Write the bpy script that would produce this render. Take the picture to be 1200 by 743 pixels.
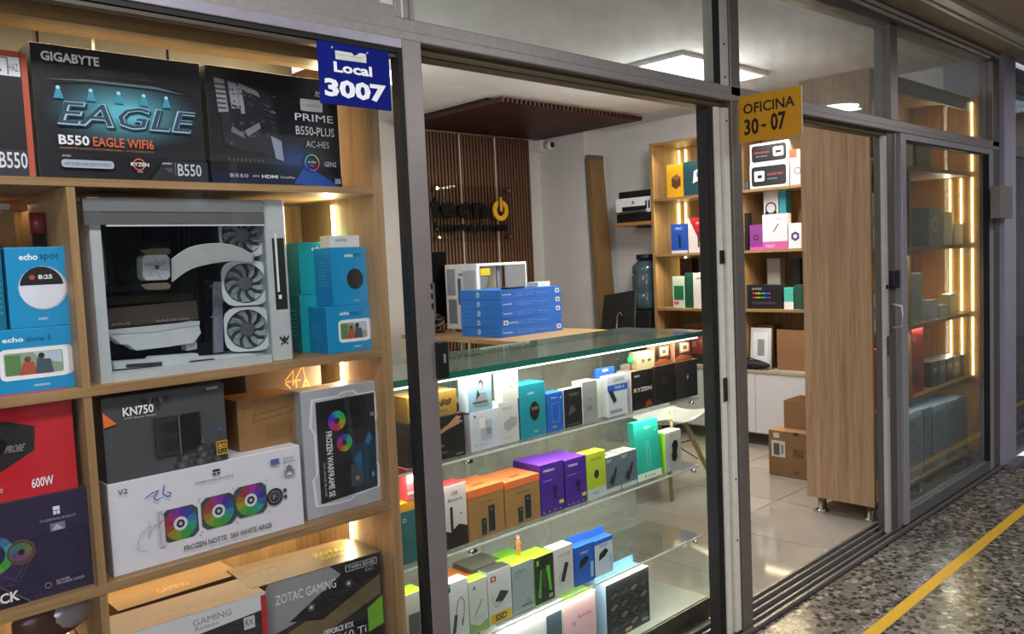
import bpy, bmesh, math, random
from mathutils import Vector, Matrix, Euler
random.seed(7)
for o in list(bpy.data.objects): bpy.data.objects.remove(o)
scene = bpy.context.scene
COL = scene.collection
R = math.radians

# ---------------------------------------------------------------- camera
CAM = Vector((0, -1.7, 1.5)); FPX = 961.0
ROT = Euler((R(86.0), R(2.56), R(-43.6)), 'XYZ')
cd = bpy.data.cameras.new('camera'); cam = bpy.data.objects.new('camera', cd); COL.objects.link(cam)
cam.location = CAM; cam.rotation_euler = ROT
cd.sensor_width = 36; cd.lens = 36*FPX/1200; cd.clip_start = .02
scene.camera = cam
# ---------------------------------------------------------------- world
w = bpy.data.worlds.new('world'); scene.world = w; w.use_nodes = True
wn = w.node_tree.nodes; bg = wn['Background']
bg.inputs[0].default_value = (.80, .88, 1, 1); bg.inputs[1].default_value = 1.8
# ---------------------------------------------------------------- exposure
vs = scene.view_settings
vs.view_transform = 'Standard'; vs.look = 'None'; vs.gamma = 1; vs.use_curve_mapping = False
vs.exposure = 0.0
# ---------------------------------------------------------------- lights
def area(name, loc, rot, sx, sy, power, col=(1, 1, 1), spread=None):
    l = bpy.data.lights.new(name, 'AREA'); l.shape = 'RECTANGLE'; l.size = sx; l.size_y = sy
    l.energy = power; l.color = col
    if spread: l.spread = R(spread)
    o = bpy.data.objects.new(name, l); COL.objects.link(o); o.location = loc
    o.rotation_euler = tuple(R(a) for a in rot); return o
def point_fill(name, loc, rad, power, col=(1, 1, 1)):
    l = bpy.data.lights.new(name, 'POINT'); l.shadow_soft_size = rad; l.energy = power; l.color = col
    o = bpy.data.objects.new(name, l); COL.objects.link(o); o.location = loc; return o
area('ceiling_light', (4.55, 1.28, 2.56), (0, 0, 0), .9, .4, 26, (1, .99, .97))
point_fill('ceiling_fill', (4.4, 1.3, 2.40), .10, 30, (1, .99, .97)); point_fill('ceiling_fill', (2.3, 2.2, 2.36), .10, 27, (1, .99, .97))  # bare point lights added to brighten ceiling and walls; no bulbs hang there
area('corridor_light', (0.2, -1.0, 2.6), (0, 0, 0), 1.4, .4, 36, (.96, .97, 1))
area('corridor_daylight', (-2.3, -3.1, 1.75), (85, 0, -42), 2.2, 1.6, 56, (.86, .91, 1))
area('corridor_light', (6.65, -1.37, 2.6), (0, 0, 0), .3, .3, 15, (1, .98, .95))
area('corridor_light', (3.4, -2.4, 2.6), (0, 0, 0), 1.2, .3, 60, (.95, .97, 1))
WARM = (1, .80, .50)

# ---------------------------------------------------------------- pixel -> world on a known plane
M3 = ROT.to_matrix()
def at(px, py, ax, v):
    d = M3 @ Vector(((px-600)/FPX, -(py-371.5)/FPX, -1))
    return CAM + d*((v-CAM[ax])/d[ax])
def solve(pix, comp, p, ax):
    p = Vector(p); p[ax] = 0; e = Vector((0, 0, 0)); e[ax] = 1
    q = M3.transposed() @ (p-CAM); g = M3.transposed() @ e
    k = (pix-600)/FPX if comp == 0 else -(pix-371.5)/FPX
    return -(q[comp]+k*q[2])/(g[comp]+k*g[2])
def fx(px, y, z): return solve(px, 0, (0, y, z), 0)
def fy(px, x, z): return solve(px, 0, (x, 0, z), 1)
def fz(py, x, y): return solve(py, 1, (x, y, 0), 2)

# ---------------------------------------------------------------- materials
def lin(c):
    c = c.lstrip('#'); v = [int(c[i:i+2], 16)/255 for i in (0, 2, 4)]
    return tuple(((x+.055)/1.055)**2.4 if x > .04045 else x/12.92 for x in v)+(1,)
MC = {}
def mat(col, rough=.5, metal=0, emit=0, var=.06, scale=25, spec=.5, bump=0):
    key = (col, rough, metal, emit, var, scale, spec, bump)
    if key in MC: return MC[key]
    m = bpy.data.materials.new('surface'); m.use_nodes = True; nt = m.node_tree; n = nt.nodes
    b = n['Principled BSDF']; c = lin(col)
    b.inputs['Roughness'].default_value = rough; b.inputs['Metallic'].default_value = metal
    b.inputs['Specular IOR Level'].default_value = spec
    if emit:
        b.inputs['Base Color'].default_value = (.0, .0, .0, 1)
        b.inputs['Emission Color'].default_value = c; b.inputs['Emission Strength'].default_value = emit
    else:
        tc = n.new('ShaderNodeTexCoord'); no = n.new('ShaderNodeTexNoise'); rp = n.new('ShaderNodeValToRGB')
        no.inputs['Scale'].default_value = scale; no.inputs['Detail'].default_value = 3
        nt.links.new(tc.outputs['Object'], no.inputs['Vector']); nt.links.new(no.outputs['Fac'], rp.inputs['Fac'])
        rp.color_ramp.elements[0].position = .3; rp.color_ramp.elements[1].position = .7
        rp.color_ramp.elements[0].color = tuple(x*(1-var) for x in c[:3])+(1,)
        rp.color_ramp.elements[1].color = tuple(min(1, x*(1+var)) for x in c[:3])+(1,)
        nt.links.new(rp.outputs['Color'], b.inputs['Base Color'])
        if bump:
            bp = n.new('ShaderNodeBump'); bp.inputs['Strength'].default_value = bump; bp.inputs['Distance'].default_value = .002
            nt.links.new(no.outputs['Fac'], bp.inputs['Height']); nt.links.new(bp.outputs['Normal'], b.inputs['Normal'])
    MC[key] = m; return m
def wood(c1, c2, axis='z', rough=.5, s=1.0):
    key = ('wood', c1, c2, axis, rough, s)
    if key in MC: return MC[key]
    m = bpy.data.materials.new('wood_grain'); m.use_nodes = True; nt = m.node_tree; n = nt.nodes; b = n['Principled BSDF']
    tc = n.new('ShaderNodeTexCoord'); mp = n.new('ShaderNodeMapping')
    sc = {'x': (1.3, 34, 34), 'y': (34, 1.3, 34), 'z': (34, 34, 1.3)}[axis]
    mp.inputs['Scale'].default_value = tuple(v*s for v in sc)
    no = n.new('ShaderNodeTexNoise'); no.inputs['Scale'].default_value = 1.2; no.inputs['Detail'].default_value = 6; no.inputs['Roughness'].default_value = .65; no.inputs['Distortion'].default_value = .6
    n2 = n.new('ShaderNodeTexNoise'); n2.inputs['Scale'].default_value = 5; n2.inputs['Detail'].default_value = 4
    mx = n.new('ShaderNodeMath'); mx.operation = 'MULTIPLY_ADD'; mx.inputs[1].default_value = .35
    rp = n.new('ShaderNodeValToRGB'); e = rp.color_ramp.elements
    e[0].position = .42; e[0].color = lin(c1); e[1].position = .85; e[1].color = lin(c2)
    L = nt.links.new
    L(tc.outputs['Object'], mp.inputs['Vector']); L(mp.outputs['Vector'], no.inputs['Vector']); L(mp.outputs['Vector'], n2.inputs['Vector'])
    L(n2.outputs['Fac'], mx.inputs[0]); L(no.outputs['Fac'], mx.inputs[2]); L(mx.outputs[0], rp.inputs['Fac'])
    L(rp.outputs['Color'], b.inputs['Base Color']); b.inputs['Roughness'].default_value = rough
    MC[key] = m; return m
def glass(tint='#ffffff', refl=1.0, rough=0.0, name='clear_glass', haze=0.0):
    key = ('glass', tint, refl, rough, haze)
    if key in MC: return MC[key]
    m = bpy.data.materials.new(name); m.use_nodes = True; nt = m.node_tree; n = nt.nodes
    n.remove(n['Principled BSDF']); out = n['Material Output']
    tr = n.new('ShaderNodeBsdfTransparent'); tr.inputs[0].default_value = lin(tint)
    gl = n.new('ShaderNodeBsdfGlossy'); gl.inputs['Roughness'].default_value = rough
    fr = n.new('ShaderNodeFresnel'); fr.inputs[0].default_value = 1.45
    mu = n.new('ShaderNodeMath'); mu.operation = 'MULTIPLY'; mu.inputs[1].default_value = refl
    mi = n.new('ShaderNodeMixShader'); L = nt.links.new
    ge = n.new('ShaderNodeNewGeometry'); mr = n.new('ShaderNodeMapRange'); mr.inputs['To Min'].default_value = 1.45; mr.inputs['To Max'].default_value = 1/1.45
    L(ge.outputs['Backfacing'], mr.inputs['Value']); L(mr.outputs[0], fr.inputs['IOR'])
    tc = n.new('ShaderNodeTexCoord'); no = n.new('ShaderNodeTexNoise'); no.inputs['Scale'].default_value = 1.5
    bp = n.new('ShaderNodeBump'); bp.inputs['Strength'].default_value = .03; bp.inputs['Distance'].default_value = .01
    L(tc.outputs['Object'], no.inputs['Vector']); L(no.outputs['Fac'], bp.inputs['Height']); L(bp.outputs['Normal'], gl.inputs['Normal'])
    L(fr.outputs[0], mu.inputs[0]); L(mu.outputs[0], mi.inputs[0])
    if haze:
        df = n.new('ShaderNodeBsdfDiffuse'); df.inputs[0].default_value = lin('#c9d2cc'); hm = n.new('ShaderNodeMixShader'); hn = n.new('ShaderNodeTexNoise'); hn.inputs['Scale'].default_value = 7; hn.inputs['Detail'].default_value = 5
        hr = n.new('ShaderNodeMapRange'); hr.inputs['From Min'].default_value = .3; hr.inputs['From Max'].default_value = .7; hr.inputs['To Min'].default_value = haze*.6; hr.inputs['To Max'].default_value = haze*1.4
        L(tc.outputs['Object'], hn.inputs['Vector']); L(hn.outputs['Fac'], hr.inputs['Value']); L(hr.outputs[0], hm.inputs[0]); L(tr.outputs[0], hm.inputs[1]); L(df.outputs[0], hm.inputs[2]); L(hm.outputs[0], mi.inputs[1])
    else: L(tr.outputs[0], mi.inputs[1])
    L(gl.outputs[0], mi.inputs[2]) if False else None
    if True:
        L(gl.outputs[0], mi.inputs[2]); L(mi.outputs[0], out.inputs[0])
    MC[key] = m; return m
def terrazzo():
    m = bpy.data.materials.new('terrazzo'); m.use_nodes = True; nt = m.node_tree; n = nt.nodes; b = n['Principled BSDF']; L = nt.links.new
    tc = n.new('ShaderNodeTexCoord'); mp = n.new('ShaderNodeMapping'); mp.inputs['Scale'].default_value = (1, 1, 1)
    L(tc.outputs['Object'], mp.inputs['Vector'])
    dn = n.new('ShaderNodeTexNoise'); dn.inputs['Scale'].default_value = 30
    ad = n.new('ShaderNodeMixRGB'); ad.blend_type = 'ADD'; ad.inputs[0].default_value = .022
    L(mp.outputs[0], ad.inputs[1]); L(tc.outputs['Object'], dn.inputs['Vector']); L(dn.outputs['Color'], ad.inputs[2])
    v = n.new('ShaderNodeTexVoronoi'); v.inputs['Scale'].default_value = 40; L(ad.outputs[0], v.inputs['Vector'])
    ve = n.new('ShaderNodeTexVoronoi'); ve.feature = 'DISTANCE_TO_EDGE'; ve.inputs['Scale'].default_value = 40; L(ad.outputs[0], ve.inputs['Vector'])
    sp = n.new('ShaderNodeSeparateColor'); L(v.outputs['Color'], sp.inputs[0])
    rp = n.new('ShaderNodeValToRGB'); rp.color_ramp.interpolation = 'CONSTANT'; e = rp.color_ramp.elements
    e[0].position = 0; e[0].color = lin('#1f1c1b'); e[1].position = .30; e[1].color = lin('#3a3531')
    for p, c in ((.42, '#777067'), (.62, '#8b8478'), (.78, '#69635b'), (.88, '#a69e90'), (.96, '#35312d')):
        x = e.new(p); x.color = lin(c)
    L(sp.outputs[0], rp.inputs[0])
    er = n.new('ShaderNodeValToRGB'); er.color_ramp.elements[0].position = .08; er.color_ramp.elements[1].position = .13
    L(ve.outputs['Distance'], er.inputs[0])
    mi = n.new('ShaderNodeMixRGB'); mi.inputs[1].default_value = lin('#6d675f'); L(er.outputs[0], mi.inputs[0]); L(rp.outputs[0], mi.inputs[2])
    L(mi.outputs[0], b.inputs['Base Color'])
    rn = n.new('ShaderNodeTexNoise'); rn.inputs['Scale'].default_value = 2.5
    rr = n.new('ShaderNodeMapRange'); rr.inputs['To Min'].default_value = .10; rr.inputs['To Max'].default_value = .26
    L(tc.outputs['Object'], rn.inputs['Vector']); L(rn.outputs['Fac'], rr.inputs['Value']); L(rr.outputs[0], b.inputs['Roughness'])
    return m
OAKZ = wood('#7b5e3c', '#ad8a5b', 'z'); OAKX = wood('#7b5e3c', '#ad8a5b', 'x'); OAKY = wood('#7b5e3c', '#ad8a5b', 'y')
PANEL = wood('#967455', '#cca884', 'z', .5)
ALU = mat('#968f8b', .4, .25, var=.08, scale=60); ALUD = mat('#756f6b', .42, .25, var=.1, scale=60); ALUL = mat('#d6d0c6', .4, .15)
RUB = mat('#0c0c0d', .6); WHT = mat('#e8e8e6', .45); WALL = mat('#d6d4d0', .9, scale=8, var=.03); BLK = mat('#101012', .4)
CHR = mat('#c8c8c8', .15, 1); STEEL = mat('#7d756c', .35, .8, var=.08)
GL = glass(); GLG = glass('#f9fcfa', .9, name='counter_glass'); GEDGE = mat('#2f7a66', .15, var=.1, scale=40)

# ---------------------------------------------------------------- mesh helpers
def setp(o, label=None, cat=None, group=None, kind=None):
    if label: o['label'] = label
    if cat: o['category'] = cat
    if group: o['group'] = group
    if kind: o['kind'] = kind
    return o
def empty(name, loc, label, cat, group=None):
    o = bpy.data.objects.new(name, None); o.empty_display_size = .05; COL.objects.link(o); o.location = loc
    return setp(o, label, cat, group)
class MB:
    def __init__(s): s.v = []; s.f = []; s.m = []; s.k = 0
    def add(s, vs_, fs_):
        b = len(s.v); s.v += [tuple(v) for v in vs_]; s.f += [tuple(i+b for i in f) for f in fs_]; s.m += [s.k]*len(fs_); return s
    def box(s, x0, x1, y0, y1, z0, z1):
        v = [(x, y, z) for z in (z0, z1) for y in (y0, y1) for x in (x0, x1)]
        return s.add(v, [(0, 2, 3, 1), (4, 5, 7, 6), (0, 1, 5, 4), (2, 6, 7, 3), (0, 4, 6, 2), (1, 3, 7, 5)])
    def prism(s, pts, d):
        n = len(pts); d = Vector(d); a = [Vector(p) for p in pts]
        return s.add(a+[p+d for p in a], [tuple(range(n))[::-1], tuple(range(n, 2*n))]+[(i, (i+1) % n, n+(i+1) % n, n+i) for i in range(n)])
    def tube(s, pts, r, n=10, r2=None):
        pts = [Vector(p) for p in pts]; vs_ = []; fs_ = []
        for i, p in enumerate(pts):
            t = (pts[min(i+1, len(pts)-1)]-pts[max(i-1, 0)]).normalized()
            u = t.cross(Vector((0, 0, 1)) if abs(t.z) < .9 else Vector((1, 0, 0))).normalized(); w_ = t.cross(u)
            rr = r if r2 is None else r+(r2-r)*i/(len(pts)-1)
            if isinstance(r, (list, tuple)): rr = r[i]
            vs_ += [p+(u*math.cos(a)+w_*math.sin(a))*rr for a in (2*math.pi*j/n for j in range(n))]
        for i in range(len(pts)-1):
            for j in range(n): fs_.append((i*n+j, i*n+(j+1) % n, (i+1)*n+(j+1) % n, (i+1)*n+j))
        fs_ += [tuple(range(n))[::-1], tuple(range((len(pts)-1)*n, len(pts)*n))]
        return s.add(vs_, fs_)
    def lathe(s, c, prof, n=20, axis='z'):
        vs_ = []; fs_ = []
        for r, h in prof:
            for j in range(n):
                a = 2*math.pi*j/n; q = (r*math.cos(a), r*math.sin(a), h)
                if axis == 'y': q = (q[0], q[2], q[1])
                if axis == 'x': q = (q[2], q[0], q[1])
                vs_.append(Vector(c)+Vector(q))
        for i in range(len(prof)-1):
            for j in range(n): fs_.append((i*n+j, i*n+(j+1) % n, (i+1)*n+(j+1) % n, (i+1)*n+j))
        fs_ += [tuple(range(n))[::-1], tuple(range((len(prof)-1)*n, len(prof)*n))]
        return s.add(vs_, fs_)
    def ball(s, c, rx, ry=None, rz=None, n=12):
        ry = ry or rx; rz = rz or rx; m = 7; vs_ = []; fs_ = []
        for i in range(m+1):
            t = math.pi*i/m; t = max(.05, min(math.pi-.05, t))
            for j in range(n):
                a = 2*math.pi*j/n; vs_.append((c[0]+rx*math.sin(t)*math.cos(a), c[1]+ry*math.sin(t)*math.sin(a), c[2]+rz*math.cos(t)))
        for i in range(m):
            for j in range(n): fs_.append((i*n+j, (i+1)*n+j, (i+1)*n+(j+1) % n, i*n+(j+1) % n))
        fs_ += [tuple(range(n)), tuple(range(m*n, (m+1)*n))[::-1]]
        return s.add(vs_, fs_)
    def build(s, name, mats, parent=None, bevel=0, smooth=False, local=False, label=None, cat=None, group=None, kind=None, origin=None):
        if not isinstance(mats, (list, tuple)): mats = [mats]
        me = bpy.data.meshes.new(name)
        if local: off = Vector((0, 0, 0))
        elif parent is not None:
            off = Vector(parent.location); q = parent.parent
            while q is not None: off += Vector(q.location); q = q.parent
        elif origin is not None: off = Vector(origin)
        else:
            xs = [v[0] for v in s.v]; ys = [v[1] for v in s.v]; zs = [v[2] for v in s.v]
            off = Vector(((min(xs)+max(xs))/2, (min(ys)+max(ys))/2, min(zs)))
        me.from_pydata([tuple(Vector(v)-off) for v in s.v], [], s.f)
        for m in mats: me.materials.append(m)
        me.polygons.foreach_set('material_index', s.m)
        if smooth: me.polygons.foreach_set('use_smooth', [len(p.vertices) == 4 for p in me.polygons])
        me.update()
        o = bpy.data.objects.new(name, me); COL.objects.link(o)
        if parent is not None: o.parent = parent
        elif not local: o.location = off
        if bevel:
            b = o.modifiers.new('bevel', 'BEVEL'); b.width = bevel; b.segments = 2; b.limit_method = 'ANGLE'
        return setp(o, label, cat, group, kind)
def dup(o, loc=None, parent=None, label=None):
    c = o.copy(); COL.objects.link(c)
    if parent is not None: c.parent = parent
    if loc is not None: c.location = loc
    if label: c['label'] = label
    for ch in list(o.children): dup(ch, parent=c)
    return c
def bx(name, m, x0, x1, y0, y1, z0, z1, parent=None, bevel=0, **k): return MB().box(x0, x1, y0, y1, z0, z1).build(name, m, parent, bevel, **k)

# text as mesh, cached
TC = {}
def tmesh(s, bold=0.0, sp=1.0):
    key = (s, bold, sp)
    if key in TC: return TC[key]
    c = bpy.data.curves.new('t', 'FONT'); c.body = s; c.offset = bold; c.resolution_u = 2; c.space_character = sp
    o = bpy.data.objects.new('t', c); me = bpy.data.meshes.new_from_object(o)
    v = [(p.co.x, p.co.y) for p in me.vertices]; f = [tuple(p.vertices) for p in me.polygons]
    bpy.data.objects.remove(o); bpy.data.meshes.remove(me); bpy.data.curves.remove(c)
    x0 = min(p[0] for p in v); x1 = max(p[0] for p in v); y0 = min(p[1] for p in v); y1 = max(p[1] for p in v)
    TC[key] = ([((p[0]-x0)/(x1-x0), (p[1]-y0)/(y1-y0)) for p in v], f, (x1-x0)/(y1-y0)); return TC[key]
class Deco:
    """flat print on one face of a box; u,v in 0..1 of the face"""
    def __init__(s, box, face='F'):
        s.o = box; W, D, H = box['w'], box['d'], box['h']; s.k = 0
        s.O, s.U, s.V, s.N = {'F': ((-W/2, -D/2, 0), (W, 0, 0), (0, 0, H), (0, -1, 0)), 'L': ((-W/2, D/2, 0), (0, -D, 0), (0, 0, H), (-1, 0, 0)),
            'R': ((W/2, -D/2, 0), (0, D, 0), (0, 0, H), (1, 0, 0)), 'T': ((-W/2, -D/2, H), (W, 0, 0), (0, D, 0), (0, 0, 1))}[face]
        s.O, s.U, s.V, s.N = map(Vector, (s.O, s.U, s.V, s.N)); s.w = s.U.length; s.h = s.V.length
        s.parts = {'printed_artwork': (MB(), []), 'lettering': (MB(), [])}
    def p(s, u, v): return s.O+s.U*u+s.V*v+s.N*(.0004+.00012*s.k)
    def _a(s, part, vs_, fs_, col):
        mb, ml = s.parts[part]; m = col if not isinstance(col, str) else mat(col, .4, var=.02)
        if m not in ml: ml.append(m)
        mb.k = ml.index(m); mb.add([s.p(*q) for q in vs_], fs_); s.k += 1
    def poly(s, pts, col): s._a('printed_artwork', pts, [tuple(range(len(pts)))], col); return s
    def rect(s, a, b, c, d, col): return s.poly([(a, b), (c, b), (c, d), (a, d)], col)
    def disc(s, u, v, r, col, ry=None, n=20, a0=0, a1=360):
        ru = r/s.w; rv = (ry or r)/s.h
        st = [R(a0+(a1-a0)*i/n) for i in range(n+(a1-a0 < 360))]
        return s.poly([(u+ru*math.cos(a), v+rv*math.sin(a)) for a in st], col)
    def ring(s, u, v, r0, r1, col, n=24):
        pts = []
        for r in (r0, r1): pts += [(u+r/s.w*math.cos(2*math.pi*i/n), v+r/s.h*math.sin(2*math.pi*i/n)) for i in range(n)]
        s._a('printed_artwork', pts, [(i, (i+1) % n, n+(i+1) % n, n+i) for i in range(n)], col); return s
    def rgb(s, u, v, r0, r1, n=24, sat=.75, ph=0, val=.75):
        import colorsys
        for i in range(n):
            h = ((i//2*2)/n+ph) % 1; c = '#%02x%02x%02x' % tuple(int(x*255) for x in colorsys.hsv_to_rgb(h, sat, val))
            a, b = 2*math.pi*i/n, 2*math.pi*(i+1)/n
            s._a('printed_artwork', [(u+r/s.w*math.cos(t), v+r/s.h*math.sin(t)) for r, t in ((r0, a), (r1, a), (r1, b), (r0, b))], [(0, 1, 2, 3)], c); s.k -= 1
        s.k += 1; return s
    def rrect(s, a, b, c, d, r, col):
        ru, rv = r/s.w, r/s.h; pts = []
        for cx, cy, a0 in ((c-ru, d-rv, 0), (a+ru, d-rv, 90), (a+ru, b+rv, 180), (c-ru, b+rv, 270)):
            pts += [(cx+ru*math.cos(R(a0+t)), cy+rv*math.sin(R(a0+t))) for t in (0, 30, 60, 90)]
        return s.poly(pts, col)
    def line(s, pts, wd, col):
        for (a, b), (c, d) in zip(pts, pts[1:]):
            dx, dy = (c-a)*s.w, (d-b)*s.h; l = math.hypot(dx, dy) or 1; nx, ny = -dy/l*wd/2/s.w, dx/l*wd/2/s.h
            s._a('printed_artwork', [(a+nx, b+ny), (a-nx, b-ny), (c-nx, d-ny), (c+nx, d+ny)], [(0, 1, 2, 3)], col); s.k -= 1
        s.k += 1; return s
    def text(s, t, a, b, c, d, col, bold=.0, sh=0, rot=False):
        v, f, asp = tmesh(t, bold)
        if rot: pts = [(a+(c-a)*q[1], d-(d-b)*q[0]) for q in v]
        else: pts = [(a+(c-a)*(q[0]+sh*q[1]), b+(d-b)*q[1]) for q in v]
        s._a('lettering', pts, f, col); return s
    def glow(s, u, v, ru, rv, c0, c1, n=8):
        a, b = [int(c0[i:i+2], 16) for i in (1, 3, 5)], [int(c1[i:i+2], 16) for i in (1, 3, 5)]
        for i in range(n):
            t = i/(n-1); k = 1-t*.8; s.disc(u, v, ru*k, '#%02x%02x%02x' % tuple(int(p*(1-t)+q*t) for p, q in zip(a, b)), rv*k, 28)
        return s
    def done(s):
        for nm, (mb, ml) in s.parts.items():
            if mb.f: mb.build(nm, ml, s.o, local=True)
        return s.o
def rawbox(name, W, D, H, loc, rot, front, side, top, label, cat, group, bev=.0012):
    me = MB()
    ms = []
    def idx(c):
        m = c if not isinstance(c, str) else mat(c, .42, var=.03)
        if m not in ms: ms.append(m)
        return ms.index(m)
    me.box(-W/2, W/2, -D/2, D/2, 0, H); f, s_, t = idx(front), idx(side), idx(top)
    me.m = [s_, t, f, s_, s_, s_]
    o = me.build(name, ms, local=True, bevel=bev, label=label, cat=cat, group=group)
    o.location = loc; o.rotation_euler = (0, 0, rot); o['w'] = W; o['d'] = D; o['h'] = H; return o
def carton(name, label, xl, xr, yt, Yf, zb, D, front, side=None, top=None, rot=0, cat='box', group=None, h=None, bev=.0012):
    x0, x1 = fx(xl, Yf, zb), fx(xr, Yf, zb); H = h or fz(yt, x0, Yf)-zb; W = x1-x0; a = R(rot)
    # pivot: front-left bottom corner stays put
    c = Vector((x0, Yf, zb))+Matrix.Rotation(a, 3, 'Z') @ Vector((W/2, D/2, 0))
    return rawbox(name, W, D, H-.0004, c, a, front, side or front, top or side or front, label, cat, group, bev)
def xcarton(name, label, xl, xr, yt, Xf, zb, D, front, side=None, top=None, rot=0, cat='box', group=None, h=None):
    y0, y1 = fy(xl, Xf, zb), fy(xr, Xf, zb); H = h or fz(yt, Xf, y0)-zb; W = y0-y1; a = R(-90+rot)
    c = Vector((Xf, y0, zb))+Matrix.Rotation(a, 3, 'Z') @ Vector((W/2, D/2, 0))
    return rawbox(name, W, D, H-.0004, c, a, front, side or front, top or side or front, label, cat, group)
def top(o): return o.location.z+o['h']+.0004

# ================================================================ SETTING
S = dict(kind='structure')
bx('floor', terrazzo(), -4, 14, -3.8, -.055, -.05, 0, **S)
ln = bx('trim_1', mat('#d9a81c', .45, var=.12, scale=90), -4, 14, -.412, -.362, 0, .0015, **S)
fl = bx('floor', mat('#6d665d', .8), -1.6, 6.0, .13, 4.0, -.05, -.012, **S)
tm = []
for i, c in enumerate(('#a0978c', '#9c9388', '#a39a8f')):
    m = mat(c, .07, var=.10, scale=3, spec=.6); tm.append(m)
protos = []
for m in tm:
    p = MB().box(0, .596, 0, .596, -.012, 0); o = p.build('tile', m, local=True, bevel=.0015); protos.append(o)
used = set()
for i in range(13):
    for j in range(7):
        x = -1.6+i*.6; y = .13+j*.6
        if x > 5.9: continue
        k = random.randrange(3)
        if k not in used: o = protos[k]; used.add(k)
        else: o = protos[k].copy(); COL.objects.link(o)
        o.parent = fl; o.location = Vector((x+.002, y+.002, 0))-fl.location
# walls / ceilings
bx('wall_back', WALL, -1.6, 6.1, 3.78, 3.88, 0, 2.65, **S)
bx('wall_right', WALL, 5.94, 6.04, .06, 3.78, 0, 2.65, **S)
bx('wall_left', WALL, -1.7, -1.6, .06, 3.88, 0, 2.65, **S)
bx('trim_2', WALL, 5.64, 5.94, 3.22, 3.78, 0, 2.65, **S)          # pilaster in the far corner
bx('ceiling', mat('#e0deda', .9, scale=3, var=.05), -1.7, 6.1, .04, 3.88, 2.65, 2.7, **S)
cc = bx('ceiling', mat('#4d443c', .8), -4, 14, -3.8, -.0, 2.69, 2.74, **S)
pm = mat('#a8937c', .6, var=.06, scale=4)
for (y0, y1) in ((-.185, -.03), (-.88, -.285), (-1.48, -.89), (-2.08, -1.49), (-2.68, -2.09), (-3.6, -2.69)):
    for i in range(15):
        x = -4+i*1.2+(.5 if y0 > -.2 else .0)
        bx('panel', pm, x+.004, x+1.194, y0, y1, 2.655, 2.69, cc)
for z0, z1, y0, y1 in ((2.635, 2.69, -.21, -.19), (2.645, 2.69, -.275, -.215), (2.63, 2.69, -.285, -.275)):
    bx('ceiling_rail', ALUL, -4, 14, y0, y1, z0, z1, cc)
bx('wall_opposite', mat('#8e8a86', .8, var=.1, scale=2), -4, 14, -3.9, -3.8, 0, 2.7, **S)
bx('wall_far', mat('#9a979a', .8), 14, 14.1, -3.9, -.0, 0, 1.0, **S); bx('wall_far', mat('#9a979a', .8), 14, 14.1, -3.9, -.0, 2.3, 2.7, **S)
for yy in (-3.9, -2.6, -1.3, -.3): bx('wall_far', mat('#9a979a', .8), 14, 14.1, yy, yy+(1.3 if yy < -1.4 else .35), 1.0, 2.3, **S)
bx('wall_near', mat('#77736f', .8), -4.1, -4, -3.9, 0, 0, 2.7, **S)
for i in range(7):
    x = -3+i*2.3
    wo = MB().box(x, x+1.9, -3.8, -3.77, .3, 2.3).build('window_%d' % (5+i), ALUD, **S)
    bx('pane', mat('#2a3036', .08, var=.2, scale=2), x+.05, x+.92, -3.775, -3.765, .35, 2.25, wo)
    bx('pane', mat('#2a3036', .08, var=.2, scale=2), x+.98, x+1.85, -3.775, -3.765, .35, 2.25, wo)
# facade: sill and header
sill = bx('trim_3', mat('#3c3937', .5, .3), -1.6, 5.92, -.055, .125, -.03, .004, **S)
for y0, y1, h in ((-.05, -.038, .02), (-.015, -.005, .02), (.022, .032, .024), (.062, .072, .024), (.10, .112, .02)):
    bx('rail', mat('#85817e', .35, .5), -1.6, 5.92, y0, y1, .004, h, sill)
bx('rail_ramp', mat('#34302f', .5, .4), -1.6, 5.92, -.037, -.016, .004, .010, sill)
hd = bx('trim_4', ALU, -1.6, 5.92, -.03, .05, 2.078, 2.107, **S)
bx('lower_band', ALU, -1.6, 5.92, -.035, .05, 2.053, 2.0775, hd, .003)
bx('track', mat('#6b5c3a', .5, .4), 1.29, 5.8, .0, .05, 2.028, 2.053, hd)
bx('track_lip', mat('#4a3f2a', .5, .3), 1.29, 5.8, -.008, -.001, 2.030, 2.037, hd)
tp = MB().prism([(-1.6, -.03, 2.49), (1.25, -.03, 2.515), (3.385, -.03, 2.543), (4.25, -.03, 2.572), (5.81, -.03, 2.602), (5.92, -.03, 2.605), (5.92, -.03, 2.66), (-1.6, -.03, 2.66)], (0, .09, 0)).build('trim_5', ALUD, **S)
bx('cap_strip', ALUL, -1.6, 5.92, -.045, -.031, 2.625, 2.645, tp, .002)
bx('wrinkled_seal', ALUL, 3.3, 5.7, -.05, -.032, 2.600, 2.612, tp, .003)
# posts
def post(n, x0, x1, z0, z1, m=ALU, y0=-.03, y1=.05, parts=()):
    o = bx('trim_%d' % n, m, x0, x1, y0, y1, z0, z1, bevel=.002, **S)
    for nm, mm, a in parts: bx(nm, mm, *a, o)
    return o
post(6, 1.232, 1.290, 2.107, 2.53, parts=[('bead', ALUL, (1.250, 1.254, -.034, -.03, 2.107, 2.53)), ('bead', ALUD, (1.272, 1.275, -.034, -.03, 2.107, 2.53))])
post(7, 2.757, 2.822, .0, 2.56, mat('#7d746d', .4, .35))
p8 = post(8, 2.640, 2.756, .0, 2.028, mat('#2a2827', .5), .0, .05, parts=[('stile', mat('#ece5d8', .4), (2.666, 2.701, -.012, 0, .02, 2.028)), ('stile', mat('#ece5d8', .4), (2.714, 2.750, -.02, 0, .02, 2.028)),
    ('gasket', RUB, (2.634, 2.668, -.006, -.0005, .02, 2.028))])
for z in (1.98, .62, .38): MB().lathe((2.735, -.021, z), [(.004, -.001), (.004, .001)], 10, 'y').build('screw', BLK, p8)
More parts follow.
